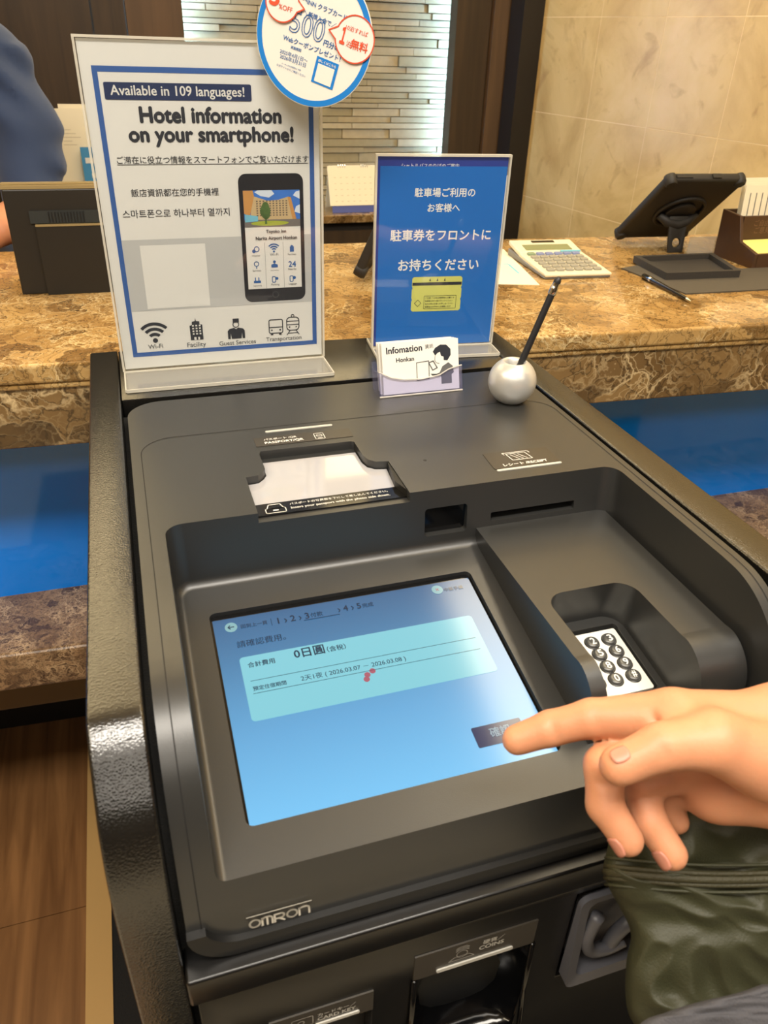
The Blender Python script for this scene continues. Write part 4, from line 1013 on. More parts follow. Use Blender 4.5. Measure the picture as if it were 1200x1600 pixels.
tk = [(x0 + .002, y0), (x1 - .002, y0), (x1, y0 + .002), (x1, y0 + .012), (x1 - .001, y0 + .014), (x1, y0 + .016), (x1, y0 + .026), (x1 - .001, y0 + .028), (x1, y0 + .030), (x1, y1 - .002), (x1 - .002, y1), (x0 + .002, y1), (x0, y1 - .002), (x0, y0 + .030), (x0 + .001, y0 + .028), (x0, y0 + .026), (x0, y0 + .016), (x0 + .001, y0 + .014), (x0, y0 + .012), (x0, y0 + .002)]
MB().flat(tk, .0004, GF).build('ticket_picture', M['yellow'], sg)
t = MB(); t.box((x0 + .0005, y1 - .010, .0005), (x1 - .0005, y1 - .0065, .0006), GF)
for k in range(3): t.flat([((x0 + x1) / 2 - .009 + .009 * k - .001, y1 - .005), ((x0 + x1) / 2 - .009 + .009 * k + .001, y1 - .005), ((x0 + x1) / 2 - .009 + .009 * k, y1 - .0015)], .0006, GF)
outline(t, [(x0 + .004, y0 + .010), (x0 + .008, y0 + .014), (x0 + .012, y0 + .010), (x0 + .008, y0 + .006)], .0005, GF, .0006)
outline(t, rrect(x0 + .0155, y0 + .003, x1 - .006, y0 + .0185, .0005, 1), .0004, GF, .0006)
t.text('ご注意 この券は精算時に必要です', GF, (x0 + .017, y0 + .015), (x1 - .008, y0 + .015), .0006); t.text('駐車券は折り曲げないでください', GF, (x0 + .017, y0 + .0115), (x1 - .010, y0 + .0115), .0006)
t.text('紛失の際は係員へお申し出ください', GF, (x0 + .017, y0 + .008), (x1 - .009, y0 + .008), .0006); t.text('精算後はお早めに出庫願います', GF, (x0 + .017, y0 + .0045), (x1 - .012, y0 + .0045), .0006)
t.build('ticket_lettering', M['ink'], sg, fix=False)

# ------------------------------------------------------------------ card holder and its cards
HX0, HX1 = .2355, .3300; HY = .7185
hd = thing('card_holder', (.283, .735, KZ), 'small clear plastic holder for cards standing in front of the blue notice', 'card holder')
LN = V((0, .30, 1)).normalized()
HF = Fr((HX0, HY, KZ), (1, .0, 0), LN); HWd = HX1 - HX0
MB().box((.002, .0005, -.0205), (HWd - .002, .002, 0), HF).build('base', M['acrb'], hd)
fp = [(0, .0), (HWd, .0), (HWd, .027), (HWd - .006, .0262), (HWd - .016, .0235), (HWd - .026, .0185), (HWd * .5, .0160), (.028, .0170), (.014, .0200), (0, .0270)]
MB().prism(fp, 0, .0016, HF).build('front_wall', M['acrb'], hd)
MB().box((0, 0, -.022), (.0016, .027, 0), HF).build('side_wall', M['acrb'], hd); MB().box((HWd - .0016, 0, -.022), (HWd, .027, 0), HF).build('side_wall', M['acrb'], hd)
MB().box((0, 0, -.0236), (HWd, .036, -.022), HF).build('rear_wall', M['acrb'], hd)
MB().tube([HF.p(x, y, .0008) for x, y in fp[2:]] , .0008, 6).tube([HF.p(0, .0004, .001), HF.p(HWd, .0004, .001)], .0011, 6).build('rim', M['acre'], hd)
cardlab = ['rear card of the stack in the clear holder, its top edge just showing', 'second card from the back of the stack in the clear holder', 'third card from the back of the stack in the clear holder', 'fourth card from the back in the clear holder']
for k in range(5):
    dy = -.0195 + .0042 * k; jx = [.005, .0065, .004, .0055, .0045][k]; hh = [.0560, .0555, .0550, .0553, .0540][k]
    f2 = Fr(HF.p(jx, .0022, dy), HF.u, HF.v)
    if k < 4:
        o = MB().box((0, 0, 0), (.0855, hh - .0015, .0030), f2).build('card', M['paper'], None, org=f2.o); tag(o, cardlab[k], 'card', 'information cards in the holder')
f2 = Fr(HF.p(.0055, .0022, -.0022), HF.u, HF.v)
cdo = thing('card', f2.o, 'front card in the clear holder, with writing and a drawing of a person', 'card', 'information cards in the holder')
MB().box((0, 0, 0), (.0865, .0535, .0008), f2).build('card_stock', M['paper'], cdo)
def cf(u_, v_): return (.0865 * u_, .0535 * v_)
t = MB()
t.text('Infomation', f2, cf(.06, .795), cf(.52, .815), .001, bold=.035); t.text('資訊', f2, cf(.56, .845), cf(.67, .85), .001, bold=.0)
t.text('Honkan', f2, cf(.18, .62), cf(.41, .63), .001, bold=.03); t.build('card_lettering', M['ink'], cdo, fix=False)
# generic figure looking at a phone
def cfl(P): return [cf(a, b) for a, b in P]
MB().flat(cfl([(.69, .69), (.66, .77), (.69, .84), (.76, .90), (.84, .89), (.895, .80), (.895, .68), (.85, .58), (.80, .59), (.80, .66), (.765, .68), (.755, .76), (.72, .74)]), .001, f2).build('figure_hair', M['ink'], cdo)
MB().flat(cfl([(.62, .34), (.64, .30), (.74, .35), (.78, .47), (.86, .54), (.92, .46), (.93, .33), (.90, .30), (.90, .12), (.76, .12), (.76, .28), (.68, .28)]), .001, f2).build('figure_jumper', M['inkg'], cdo)
t = MB(); outline(t, cfl([(.60, .56), (.66, .59), (.71, .45), (.65, .41)]), .0012, f2, .0011); outline(t, cfl([(.44, .58), (.60, .60), (.60, .25), (.44, .23)]), .0008, f2, .0011); outline(t, cfl([(.69, .69), (.68, .60), (.70, .55), (.74, .53)]), .0005, f2, .0011, False)
t.build('figure_phone', M['inkg'], cdo, fix=False)

# ------------------------------------------------------------------ ball pen stand and stylus
bcx, bcy = .3690, .6800; Rb = .0252
pr_ = [(.012, -.0222 + 0)] + [(Rb * math.cos(math.radians(a_)), Rb * math.sin(math.radians(a_))) for a_ in range(-60, 63, 4)] + [(.0108, .0215), (.0095, .0205), (.0088, .010), (.0086, -.005)]
bl_ = MB().lathe(pr_, Fr((bcx, bcy, KZ + .0222), (1, 0, 0), (0, 1, 0)), 48).build('pen_holder', M['silver'], None, org=V((bcx, bcy, KZ)), smooth=1.0)
tag(bl_, 'silver metal ball pen holder with a round hole standing on the kiosk', 'pen holder')
s0 = V((.3690, .6800, KZ + .019)); s1 = V((.4065, .6800, 1.103)); sd = (s1 - s0).normalized()
sty = thing('stylus', s0, 'black stylus pen with chrome collar and rubber tip leaning in the silver ball', 'stylus')
MB().tube([s0, s0 + sd * .0975], .0035, 20).build('barrel', M['rubber'], sty, smooth=1)
MB().tube([s0 + sd * .0975, s0 + sd * .098, s0 + sd * .104, s0 + sd * .1055, s0 + sd * .1095], [.0040, .0042, .0042, .0037, .0036], 20).build('collar', M['chrome'], sty, smooth=1)
MB().tube([s0 + sd * .1095, s0 + sd * .1115, s0 + sd * .1145, s0 + sd * .116], [.0036, .0037, .0028, .0008], 20).build('rubber_tip', M['rubber'], sty, smooth=1)

# ------------------------------------------------------------------ things on the reception counter
CZ = .962
# monitor seen from behind
mn = thing('monitor', (.0, 1.245, CZ), 'black monitor seen from behind on the counter with a pale top edge', 'monitor')
MF = Fr((-.1525, 1.232, CZ), (1, -.02, 0), (-.02, .05, 1))
link('rear_shell', bevel_mesh(MB().box((0, .0, -.020), (.40, .1435, 0), MF).fix(), .002, 2), M['darkmetal'], mn)
MB().box((-.001, .1435, -.024), (.401, .1480, .0005), MF).build('top_edge', M['champ'], mn); MB().box((-.001, .1485, -.024), (.401, .1505, -.008), MF).build('top_trim', M['champ'], mn)
MB().box((.036, .0, .0), (.34, .0950, .008), MF).build('stand_cover', M['darkmetal'], mn)
MB().box((.036, .0950, .0), (.34, .0975, .009), MF).build('stand_ridge', M['champ'], mn)
MB().box((.030, .0985, .0), (.34, .115, .003), MF).build('vent_panel', pbr('vent_dark', S(36, 40, 40), .5), mn)
for k in range(12): MB().box((.055 + .0042 * k, .100, .003), (.0565 + .0042 * k, .1135, .0042), MF).build('vent_slat', M['black'], mn)
# tablets in rugged cases
def tablet(name, corner, ang, lean, w_, h_, label, s=1.0):
    t_ = thing(name, corner, label, 'tablet', None)
    u = V((math.cos(ang), math.sin(ang), 0)); back = V((math.sin(ang), -math.cos(ang), 0))   # towards the lobby
    v = (back * math.sin(lean) + V((0, 0, 1)) * math.cos(lean)).normalized()
    f = Fr(V(corner), u, v)
    link('case', bevel_mesh(MB().prism(rrect(0, 0, w_, h_, .014, 6), -.016, 0, f).fix(), .005, 3), M['case'], t_, smooth=.8)
    MB().prism(rrect(.010, .010, w_ - .010, h_ - .010, .006, 4), -.0168, -.0162, f).build('screen', M['gloss'], t_)
    for (x, y) in ((.010, .010), (w_ - .010, .010), (.010, h_ - .010), (w_ - .010, h_ - .010)):
        MB().lathe([(.010, -.016), (.0115, -.012), (.0115, -.001), (.009, .003)], Fr(f.p(x, y, 0), f.u, f.v), 18).build('corner_bumper', M['case'], t_, smooth=.8)
    MB().box((w_ * .55, h_, -.012), (w_ * .66, h_ + .003, -.004), f).box((w_ * .1, h_, -.011), (w_ * .3, h_ + .0022, -.005), f).build('side_button', M['case'], t_)
    t2 = MB(); cx, cy = w_ * .52, h_ * .50
    t2.tube([f.p(cx + .046 * math.cos(a_), cy + .046 * math.sin(a_), .002) for a_ in np.linspace(0, 2 * math.pi, 37)[:-1]], .0035, 8, closed=True).build('hand_ring', M['case'], t_, smooth=4)
    link('swivel_plate', bevel_mesh(MB().prism(circ(cx, cy, .030, 28), 0, .007, f).fix(), .002, 2), M['case'], t_, smooth=.8)
    # strap and kick leg down to the counter
    hinge = f.p(cx, cy - .004, .008); foot = V((hinge.x, hinge.y, CZ)) + back * .012
    d = (foot - hinge); up2 = -d.normalized(); lf = Fr(foot, u, up2); Lg = d.length
    ring = [(-.016, 0), (.016, 0), (.020, Lg), (-.020, Lg)]
    hole = circ(0, .018, .0085, 24)
    leg = boolean(MB().prism(ring, -.002, .003, lf).fix(), [(MB().prism(hole, -.02, .02, lf).fix(), 'DIFFERENCE')])
    link('kick_leg', bevel_mesh(leg, .001, 2), M['case'], t_, smooth=.8)
    MB().tube([f.p(cx - .040, cy - .006, .004), f.p(cx - .02, cy - .012, .016), f.p(cx, cy - .014, .020), f.p(cx + .02, cy - .012, .016), f.p(cx + .040, cy - .006, .004)], [.007, .009, .010, .009, .007], 10).build('hand_strap', M['case'], t_, smooth=4)
    return t_
tablet('tablet_computer', (.940, 1.385, CZ + .008), math.radians(-4), math.radians(49), .160, .200, 'black tablet in a rugged case propped on a kick leg beside the stone wall')
tablet('tablet_computer', (.352, 1.190, CZ + .008), math.radians(60), math.radians(24), .130, .17, 'black tablet in a rugged case half hidden behind the blue parking sign')
# desk calculator
c1, c2, c3, c4 = atz(805, 404, CZ), atz(868, 446, CZ), atz(960, 436, CZ), atz(893, 392, CZ)
cu = (c3 - c2).normalized(); cl_ = atz(872, 447, CZ)
KF = Fr(V((.6640, 1.158, CZ)), V((.1215, -.010, 0)), V((.022, .21, 0)))
cc = thing('calculator', KF.p(.06, .1, 0), 'cream desk calculator with grey keys and a tilted display on the counter', 'calculator')
def wedge(m, x0, y0, x1, y1, z0, z1, zb, fr):          # z0 at front, z1 at back (top), zb bottom
    m.add([fr.p(x0, y0, zb), fr.p(x1, y0, zb), fr.p(x1, y1, zb), fr.p(x0, y1, zb), fr.p(x0, y0, z0), fr.p(x1, y0, z0), fr.p(x1, y1, z1), fr.p(x0, y1, z1)], [(0, 3, 2, 1), (4, 5, 6, 7), (0, 1, 5, 4), (1, 2, 6, 5), (2, 3, 7, 6), (3, 0, 4, 7)]); return m
link('base_shell', bevel_mesh(wedge(MB(), 0, 0, .122, .172, .004, .013, .0003, KF).fix(), .002, 2), M['calcg'], cc)
link('top_shell', bevel_mesh(wedge(MB(), .001, -.002, .123, .122, .009, .0165, .004, KF).fix(), .002, 2), M['calc'], cc)
DF = Fr(KF.p(.001, .120, .0155), KF.u, (KF.v + KF.n * .16))
link('display_head', bevel_mesh(MB().box((0, 0, -.006), (.122, .056, .0018), DF).fix(), .002, 2), M['calc'], cc)
MB().box((.016, .007, .0018), (.106, .031, .0026), DF).build('display', M['lcd'], cc)
MB().box((.040, .041, .0018), (.085, .050, .0024), DF).build('solar_cell', M['gloss'], cc)
KK = Fr(KF.p(0, 0, .0092), KF.u, (KF.v + KF.n * .06))
km = MB().prism(rrect(-.0070, -.0054, .0070, .0054, .002, 2), 0, .0035, Fr((0, 0, 0), KK.u, KK.v), top_inset=.001).fix('key')
kms = {}
for nm in ('calckey', 'calckeyb', 'calckeyg'):
    m_ = km.copy(); m_.materials.append(M[nm]); kms[nm] = m_
for i in range(6):
    for j in range(6):
        o = bpy.data.objects.new('key', kms['calckeyg' if (i == 0 and j == 5) else 'calckeyb' if j == 5 else 'calckey']); col.objects.link(o); o.parent = cc
        o.location = KK.p(.018 + .0172 * i, .018 + .0175 * j, 0) - origin_of(cc)
MB().box((.080, .1155, .0008), (.118, .1205, .003), KK).build('blue_label', M['lightblue'], cc)
# paper beside the calculator
o = MB().prism([(.560, 1.150), (.640, 1.128), (.690, 1.372), (.610, 1.385)], CZ + .0002, CZ + .0008)
pa = o.build('paper_sheet', M['paperc'], None, org=V((.62, 1.25, CZ))); tag(pa, 'white paper form with a pale blue line lying between the blue sign and calculator', 'paper')
MB().prism([(.585, 1.262), (.648, 1.262), (.649, 1.266), (.585, 1.266)], CZ + .0008, CZ + .0011).prism([(.646, 1.264), (.650, 1.262), (.640, 1.200), (.636, 1.2)], CZ + .0008, CZ + .0011).build('blue_line', M['lightblue'], pa)
# desk mat, cash tray, pen, acrylic block
o = MB().prism([(.838, 1.195), (.852, 1.030), (1.30, 1.014), (1.27, 1.145), (1.06, 1.15), (1.0, 1.245)], CZ + .0002, CZ + .0022).build('desk_mat', M['mat'], None, org=V((1.0, 1.1, CZ))); tag(o, 'dark grey desk mat lying under the tray on the counter', 'mat')
ctr = thing('cash_tray', (.95, 1.16, CZ + .0022), 'shallow dark grey cash tray with raised rim lying on the desk mat', 'tray')
tq = [V((.868, 1.108, 0)), V((1.012, 1.098, 0)), V((1.050, 1.222, 0)), V((.882, 1.228, 0))]
cen = sum(tq, V()) / 4; ti = [cen + (q_ - cen) * .86 for q_ in tq]
MB().prism([(q_.x, q_.y) for q_ in tq], CZ + .0022, CZ + .005).build('base', M['traycash'], ctr)
for k in range(4):
    a, b = tq[k], tq[(k + 1) % 4]; a2, b2 = ti[k], ti[(k + 1) % 4]
    MB().prism([(a.x, a.y), (b.x, b.y), (b2.x, b2.y), (a2.x, a2.y)], CZ + .005, CZ + .014).build('rim', M['traycash'], ctr)
pn = thing('ballpoint_pen', (.83, 1.05, CZ), 'black ballpoint pen lying at the edge of the desk mat', 'pen')
pa_ = V((.8365, 1.128, CZ + .0065)); pb_ = V((.828, .985, CZ + .004)); pd = pb_ - pa_
MB().tube([pa_, pa_ + pd * .02, pa_ + pd * .16, pa_ + pd * .92], [.003, .0042, .0044, .0030], 14).build('barrel', M['gloss'], pn, smooth=1)
MB().tube([pa_ + pd * .16, pa_ + pd * .20], [.0047, .0047], 14).build('ring', M['chrome'], pn, smooth=1); MB().tube([pa_ + pd * .92, pb_], [.0030, .0006], 14).build('tip', M['chrome'], pn, smooth=1)
MB().box((-.0012, -.001, .004), (.0012, .030, .006), Fr(pa_, (1, 0, 0), pd)).build('clip', M['gloss'], pn)
o = MB().box((1.024, 1.262, CZ), (1.088, 1.2635, CZ + .034)).build('acrylic_plate', M['acrg'], None, org=V((1.055, 1.262, CZ))); tag(o, 'small clear acrylic plate standing between the tablet and the cash tray', 'acrylic plate')
# brown stepped organizer box with notes and leaflets
bx = thing('desk_organizer', (1.18, 1.2, CZ), 'dark brown stepped desk organizer box at the right end of the counter', 'organizer')
sidep = [(1.150, CZ), (1.258, CZ), (1.262, 1.046), (1.212, 1.042), (1.196, 1.000), (1.150, .988)]
def bxp(x0, x1, mat, name, inset=0): return link(name, bevel_mesh(MB().prism(sidep, x0, x1, YZ).fix(), .0008, 1), mat, bx)
bxp(1.083, 1.090, M['boxw'], 'side_panel'); bxp(1.274, 1.281, M['boxw'], 'side_panel')
MB().box((1.090, 1.208, CZ), (1.274, 1.213, 1.042)).build('middle_panel', M['boxw'], bx)
MB().box((1.090, 1.255, CZ), (1.274, 1.261, 1.046)).build('rear_panel', M['boxw'], bx)
MB().box((1.090, 1.150, CZ), (1.274, 1.155, .9875)).build('front_panel', M['boxw'], bx)
t = MB(); BXF = Fr((1.115, 1.2079, 1.015), (1, 0, 0), (0, 0, 1)); t.text('ご自由にお書きください', BXF, (.0, .010), (.13, .010), .0004); t.text('ご意見・ご要望', BXF, (.004, -.003), (.09, -.003), .0004)
t.build('box_lettering', pbr('faint_gold', S(120, 92, 66), .5), bx, fix=False)
o = MB().prism([(1.156, .9640), (1.206, .9640), (1.206, 1.0005), (1.156, .9885)], 1.0925, 1.272, YZ).build('note_pad', M['note'], None, org=V((1.2, 1.18, CZ))); tag(o, 'pad of pale yellow notes lying in the front of the brown box', 'notepad')
for k in range(4):
    f2 = Fr((1.096 + .004 * k, 1.220 + .008 * k, CZ + .002), (1, 0, 0), (-.06 + .02 * k, .10, 1))
    o = thing('leaflet', f2.o, ['front white printed leaflet standing in the brown box', 'second white leaflet standing in the brown box', 'third white leaflet standing in the brown box', 'rear white leaflet standing in the brown box'][k], 'leaflet', 'leaflets in the brown box')
    MB().box((0, 0, 0), (.155, .128 + .003 * k, .0012), f2).build('sheet', M['paperc'], o)
    if k == 0:
        t = MB()
        for j in range(10): t.box((.012 + .0135 * j, .03, .0013), (.0138 + .0135 * j, .115, .0015), f2)
        t.build('printed_lines', M['inkg'], o, fix=False)

# ------------------------------------------------------------------ back counter things
SZ = .893
cl = thing('desk_calendar', (.60, 2.13, SZ), 'white spiral desk calendar with navy base on the back counter', 'calendar')
p0 = aty(520, 325, 2.12); p1 = aty(594, 325, 2.12); FC = Fr((p0.x, 2.12, SZ), (1, 0, 0), (0, .35, 1)); cw_ = .135
MB().box((0, 0, 0), (cw_, .018, .0015), FC).build('base_strip', M['leaflet_navy'], cl)
MB().box((-.006, .018, .0015), (cw_ - .004, .118, .003), FC).build('page_block', M['paperc'], cl)
FC2 = Fr((p0.x, 2.12 + .083, SZ), (1, 0, 0), (0, -.35, 1)); MB().box((0, 0, -.0015), (cw_, .118, 0), FC2).build('rear_leg', M['paperc'], cl)
for gx in (.022, .085):
    for k in range(4): MB().tube([FC.p(gx + .006 * k + .002, .118 + .005 * math.sin(a_), .005 * math.cos(a_)) for a_ in np.linspace(0, 6.28, 13)[:-1]], .0008, 5, closed=True).build('ring', M['chrome'], cl)
t = MB()
for r in range(5):
    for k in range(7): t.box((.010 + .0165 * k, .028 + .015 * r, .003), (.0155 + .0165 * k, .0295 + .015 * r, .0031), FC)
t.build('calendar_print', pbr('calendar_ink', S(206, 196, 166), .6), cl, fix=False)
for k in range(6):
    x = -.115 + .022 * k; f2 = Fr((x, 2.115 + .010 * k, SZ), (1, 0, 0), (0, .12, 1))
    o = thing('document_folder', f2.o, ['front', 'second', 'third', 'fourth', 'fifth', 'rear'][k] + ' cream document standing on the back counter behind the poster', 'document', 'documents behind the poster')
    MB().box((-.012, 0, 0), (.15, .245 + .010 * math.sin(k * 2.1), .003), f2).build('sheet', M['paperc'], o)
    t = MB()
    for j in range(5): t.box((.01, .20 - .008 * j, .003), (.03 + .01 * (j % 3), .2012 - .008 * j, .0032), f2)
    t.build('printed_lines', M['paperg'], o, fix=False)
f2 = Fr((-.070, 2.085 + .02, SZ), (1, 0, 0), (0, .08, 1))
o = thing('leaflet_stand', (-.03, 2.1, SZ), 'blue leaflet with white and yellow print standing before the cream documents', 'leaflet')
MB().box((.0, 0, 0), (.10, .165, .002), f2).build('sheet', M['leaflet_blue'], o)
MB().box((.008, .130, .002), (.09, .142, .0023), f2).box((.018, .098, .002), (.08, .108, .0023), f2).box((.030, .080, .002), (.08, .088, .0023), f2).build('white_print', M['paper'], o); MB().box((.02, .045, .002), (.09, .068, .0023), f2).build('yellow_print', M['note'], o)

# ------------------------------------------------------------------ staff member behind the counter
pe = thing('person', (-.36, 1.80, 0), 'person in a navy shirt behind the counter, only shoulder and arm in view', 'person')
def caps(P, L, k):
    d = None
    for a, b, ra, rb in L:
        q_ = sd_capsule(P, a, b, ra, rb); d = q_ if d is None else smin(d, q_, k)
    return d
def shirt(P):
    d = caps(P, [((-.38, 1.82, .84), (-.38, 1.82, 1.18), .128, .15), ((-.40, 1.82, 1.25), (-.22, 1.79, 1.262), .085, .062), ((-.37, 1.82, 1.25), (-.53, 1.82, 1.25), .085, .06)], .05)
    arm = caps(P, [((-.190, 1.775, 1.235), (-.150, 1.735, 1.130), .068, .060), ((-.150, 1.735, 1.13), (-.150, 1.672, .99), .060, .058)], .03)
    arm2 = caps(P, [((-.55, 1.80, 1.24), (-.60, 1.76, 1.04), .064, .055)], .03)
    d = smin(smin(d, arm, .025), arm2, .03)
    w_ = .0075 * np.sin(P[:, 2] * 62 + P[:, 0] * 48 + 2.2 * np.sin(P[:, 0] * 21 + P[:, 2] * 13)) * (.5 + .5 * np.sin(P[:, 2] * 23 - P[:, 0] * 31))
    d = d + w_ * (P[:, 2] < 1.27)
    return smax(d, .985 - P[:, 2] if False else (1.002 - P[:, 2]) * ((P[:, 0] > -.24) | (P[:, 0] < -.52)) - .5 * ((P[:, 0] <= -.24) & (P[:, 0] >= -.52)), .004)
link('shirt', net_mesh(shirt, (-.72, 1.60, .69), (-.04, 2.02, 1.36), .009, 'shirt'), M['shirt'], pe, smooth=4)
def bodyf(P):
    d = caps(P, [((-.38, 1.82, 1.22), (-.38, 1.80, 1.40), .055, .052), ((-.38, 1.79, 1.46), (-.38, 1.78, 1.50), .072, .082)], .03)
    d = smin(d, caps(P, [((-.38, 1.715, 1.455), (-.38, 1.70, 1.445), .012, .010)], .01), .012)
    for s_ in (-1, 1):
        d = smin(d, sd_capsule(P, (-.38 + s_ * .078, 1.79, 1.46), (-.38 + s_ * .082, 1.80, 1.48), .008, .012), .008)
        d = smax(d, -sd_capsule(P, (-.38 + s_ * .03, 1.698, 1.472), (-.38 + s_ * .034, 1.698, 1.472), .008, .008), .008)
    d = smin(d, caps(P, [((-.38, 1.72, 1.405), (-.38, 1.735, 1.41), .020, .03)], .02), .03)
    d = smin(d, caps(P, [((-.15, 1.69, 1.03), (-.155, 1.66, 1.0), .040, .040), ((-.155, 1.66, 1.0), (-.235, 1.53, .985), .040, .028), ((-.235, 1.53, .985), (-.31, 1.47, .985), .028, .026)], .015), .01)
    for k, (dx, dy) in enumerate(((-.075, -.050), (-.055, -.072), (-.033, -.080), (-.008, -.078))):
        d = smin(d, caps(P, [((-.30 - .012 + .012 * k, 1.46, .985), (-.31 + dx, 1.46 + dy * .6, .980), .010, .0085), ((-.31 + dx, 1.46 + dy * .6, .980), (-.31 + dx * 1.1, 1.46 + dy, .972), .0085, .007)], .003), .004)
    d = smin(d, caps(P, [((-.33, 1.42, .985), (-.365, 1.41, .978), .011, .008)], .003), .006)
    d = smin(d, caps(P, [((-.60, 1.76, 1.04), (-.56, 1.66, 1.0), .042, .036), ((-.56, 1.66, 1.0), (-.46, 1.47, .99), .036, .026), ((-.46, 1.47, .99), (-.43, 1.42, .985), .027, .025)], .015), .01)
    for k in range(4):
        d = smin(d, caps(P, [((-.44 + .012 * k, 1.41, .985), (-.44 + .018 * k, 1.36, .980), .010, .0085), ((-.44 + .018 * k, 1.36, .980), (-.44 + .02 * k, 1.335 - .004 * (k % 2), .972), .0085, .007)], .003), .004)
    return smin(d, caps(P, [((-.42, 1.42, .985), (-.385, 1.40, .978), .011, .008)], .003), .006)
link('head_and_arms', net_mesh(bodyf, (-.68, 1.31, .94), (-.08, 1.92, 1.62), .007, 'body'), M['skin'], pe, smooth=4)
def hairf(P):
    d = caps(P, [((-.38, 1.80, 1.49), (-.38, 1.795, 1.515), .088, .088), ((-.38, 1.83, 1.46), (-.38, 1.84, 1.40), .075, .05)], .02)
    return smax(d, -(sd_capsule(P, (-.38, 1.70, 1.40), (-.38, 1.705, 1.50), .085, .062)), .01)
link('hair', net_mesh(hairf, (-.50, 1.68, 1.32), (-.26, 1.95, 1.64), .008, 'hair'), M['hair'], pe, smooth=4)
for s_ in (-1, 1):
    MB().lathe([(.0098 * math.cos(q_), .0098 * math.sin(q_)) for q_ in np.linspace(-1.5, 1.5, 9)], Fr((-.38 + s_ * .031, 1.7115, 1.472), (1, 0, 0), (0, 0, 1)), 18).build('eye', M['white'], pe, smooth=4)
    MB().prism(circ(0, 0, .0050, 18), .0092, .0103, Fr((-.38 + s_ * .031, 1.7115, 1.471), (1, 0, 0), (0, 0, 1))).build('iris', M['hair'], pe)
    MB().tube([(-.38 + s_ * .014, 1.703, 1.490), (-.38 + s_ * .032, 1.704, 1.495), (-.38 + s_ * .048, 1.713, 1.490)], .0024, 6).build('eyebrow', M['hair'], pe, smooth=4)
MB().tube([(-.404, 1.708, 1.421), (-.392, 1.701, 1.418), (-.38, 1.700, 1.4195), (-.368, 1.701, 1.418), (-.356, 1.708, 1.421)], [.0015, .0036, .0040, .0036, .0015], 8).build('mouth', pbr('lip', S(176, 96, 84), .5), pe, smooth=4)
def trous(P): return caps(P, [((-.42, 1.83, .86), (-.32, 1.83, .86), .12, .12), ((-.45, 1.83, .80), (-.46, 1.84, .08), .09, .05), ((-.30, 1.83, .80), (-.29, 1.84, .08), .09, .05)], .03)
link('trousers', net_mesh(trous, (-.60, 1.68, .01), (-.16, 1.98, 1.0), .016, 'trousers'), M['hair'], pe, smooth=4)
for x in (-.46, -.29): link('shoe', bevel_mesh(MB().prism(rrect(x - .04, 1.68, x + .04, 1.92, .035, 5), .0, .06).fix(), .01, 2), M['black'], pe)

# ------------------------------------------------------------------ pointing hand
hp = lambda x, y, d: np.array(atd(x, y, d))
HOLD = hp(1130, 1180, .43)
FING = {
 'index': [hp(1052, 1118, .435), hp(925, 1122, .448), hp(860, 1138, .456), hp(808, 1156, .460)],
 'middle': [hp(1068, 1160, .450), hp(944, 1196, .438), hp(945, 1258, .434), hp(981, 1313, .430)],
 'ring': [hp(1084, 1200, .456), hp(1000, 1222, .452), hp(1014, 1282, .446), hp(1050, 1335, .440)],
 'little': [hp(1104, 1236, .458), hp(1040, 1236, .468), hp(1046, 1266, .470), hp(1058, 1284, .468)],
 'thumb': [hp(1195, 1190, .418), hp(1115, 1158, .408), hp(1036, 1166, .404), hp(968, 1196, .404)]}
RAD = {'index': (.0150, .0112, .0104, .0092), 'middle': (.0145, .0114, .0104, .0090), 'ring': (.0135, .0108, .0100, .0090), 'little': (.012, .0095, .0088, .0075), 'thumb': (.0215, .0155, .0122, .0108)}
W1 = hp(1240, 1140, .445); W2 = hp(1240, 1215, .447)
def handf(P):
    palm = caps(P, [(W1, FING['index'][0], .0215, .0150), (W1, FING['middle'][0], .020, .0150), (W2, FING['ring'][0], .021, .0150), (W2, FING['little'][0], .022, .0150), (hp(1225, 1232, .445), hp(1130, 1245, .452), .019, .014)], .012)
    palm = smin(palm, caps(P, [(W1, hp(1420, 1120, .47), .024, .026), (W2, hp(1420, 1190, .47), .023, .026), (hp(1420, 1120, .47), hp(1700, 1080, .52), .026, .034), (hp(1420, 1190, .47), hp(1700, 1170, .52), .026, .034)], .02), .018)
    d = palm
    for nme in ('index', 'middle', 'ring', 'little'):
        J = FING[nme]; R_ = RAD[nme]
        f_ = caps(P, [(J[i], J[i + 1], R_[i], R_[i + 1]) for i in range(3)], .003)
        d = smin(d, f_, .0045 if nme == 'index' else .0022)
    J = FING['thumb']; R_ = RAD['thumb']
    th_ = caps(P, [(J[i], J[i + 1], R_[i], R_[i + 1]) for i in range(3)], .004)
    d = smin(d, th_, .006)
    d = smin(d, sd_capsule(P, hp(1052, 1140, .428), hp(1110, 1150, .418), .012, .014), .010)   # web between thumb and index
    # creases of the palm and joints
    for a, b, r in ((hp(1075, 1200, .436), hp(1118, 1278, .436), .0020), (hp(1050, 1215, .442), hp(1090, 1285, .442), .0018), (hp(1015, 1112, .424), hp(1034, 1134, .424), .0016), (hp(1090, 1205, .434), hp(1150, 1235, .432), .0016), (hp(862, 1128, .446), hp(866, 1150, .446), .0008), (hp(926, 1106, .436), hp(934, 1140, .435), .0009), (hp(1030, 1150, .3915), hp(1040, 1182, .3915), .0009), (hp(930, 1222, .427), hp(960, 1228, .4265), .0010), (hp(998, 1248, .4415), hp(1024, 1244, .4415), .0009)):
        d = smax(d, -sd_capsule(P, a, b, r, r * .6), .004)
    return d
lo = np.min([v.min(0) for v in [np.array(x) for x in FING.values()]] + [hp(1700, 1080, .52)], 0) - .05
hi = np.max([v.max(0) for v in [np.array(x) for x in FING.values()]] + [hp(1700, 1080, .52), W1, W2], 0) + .05
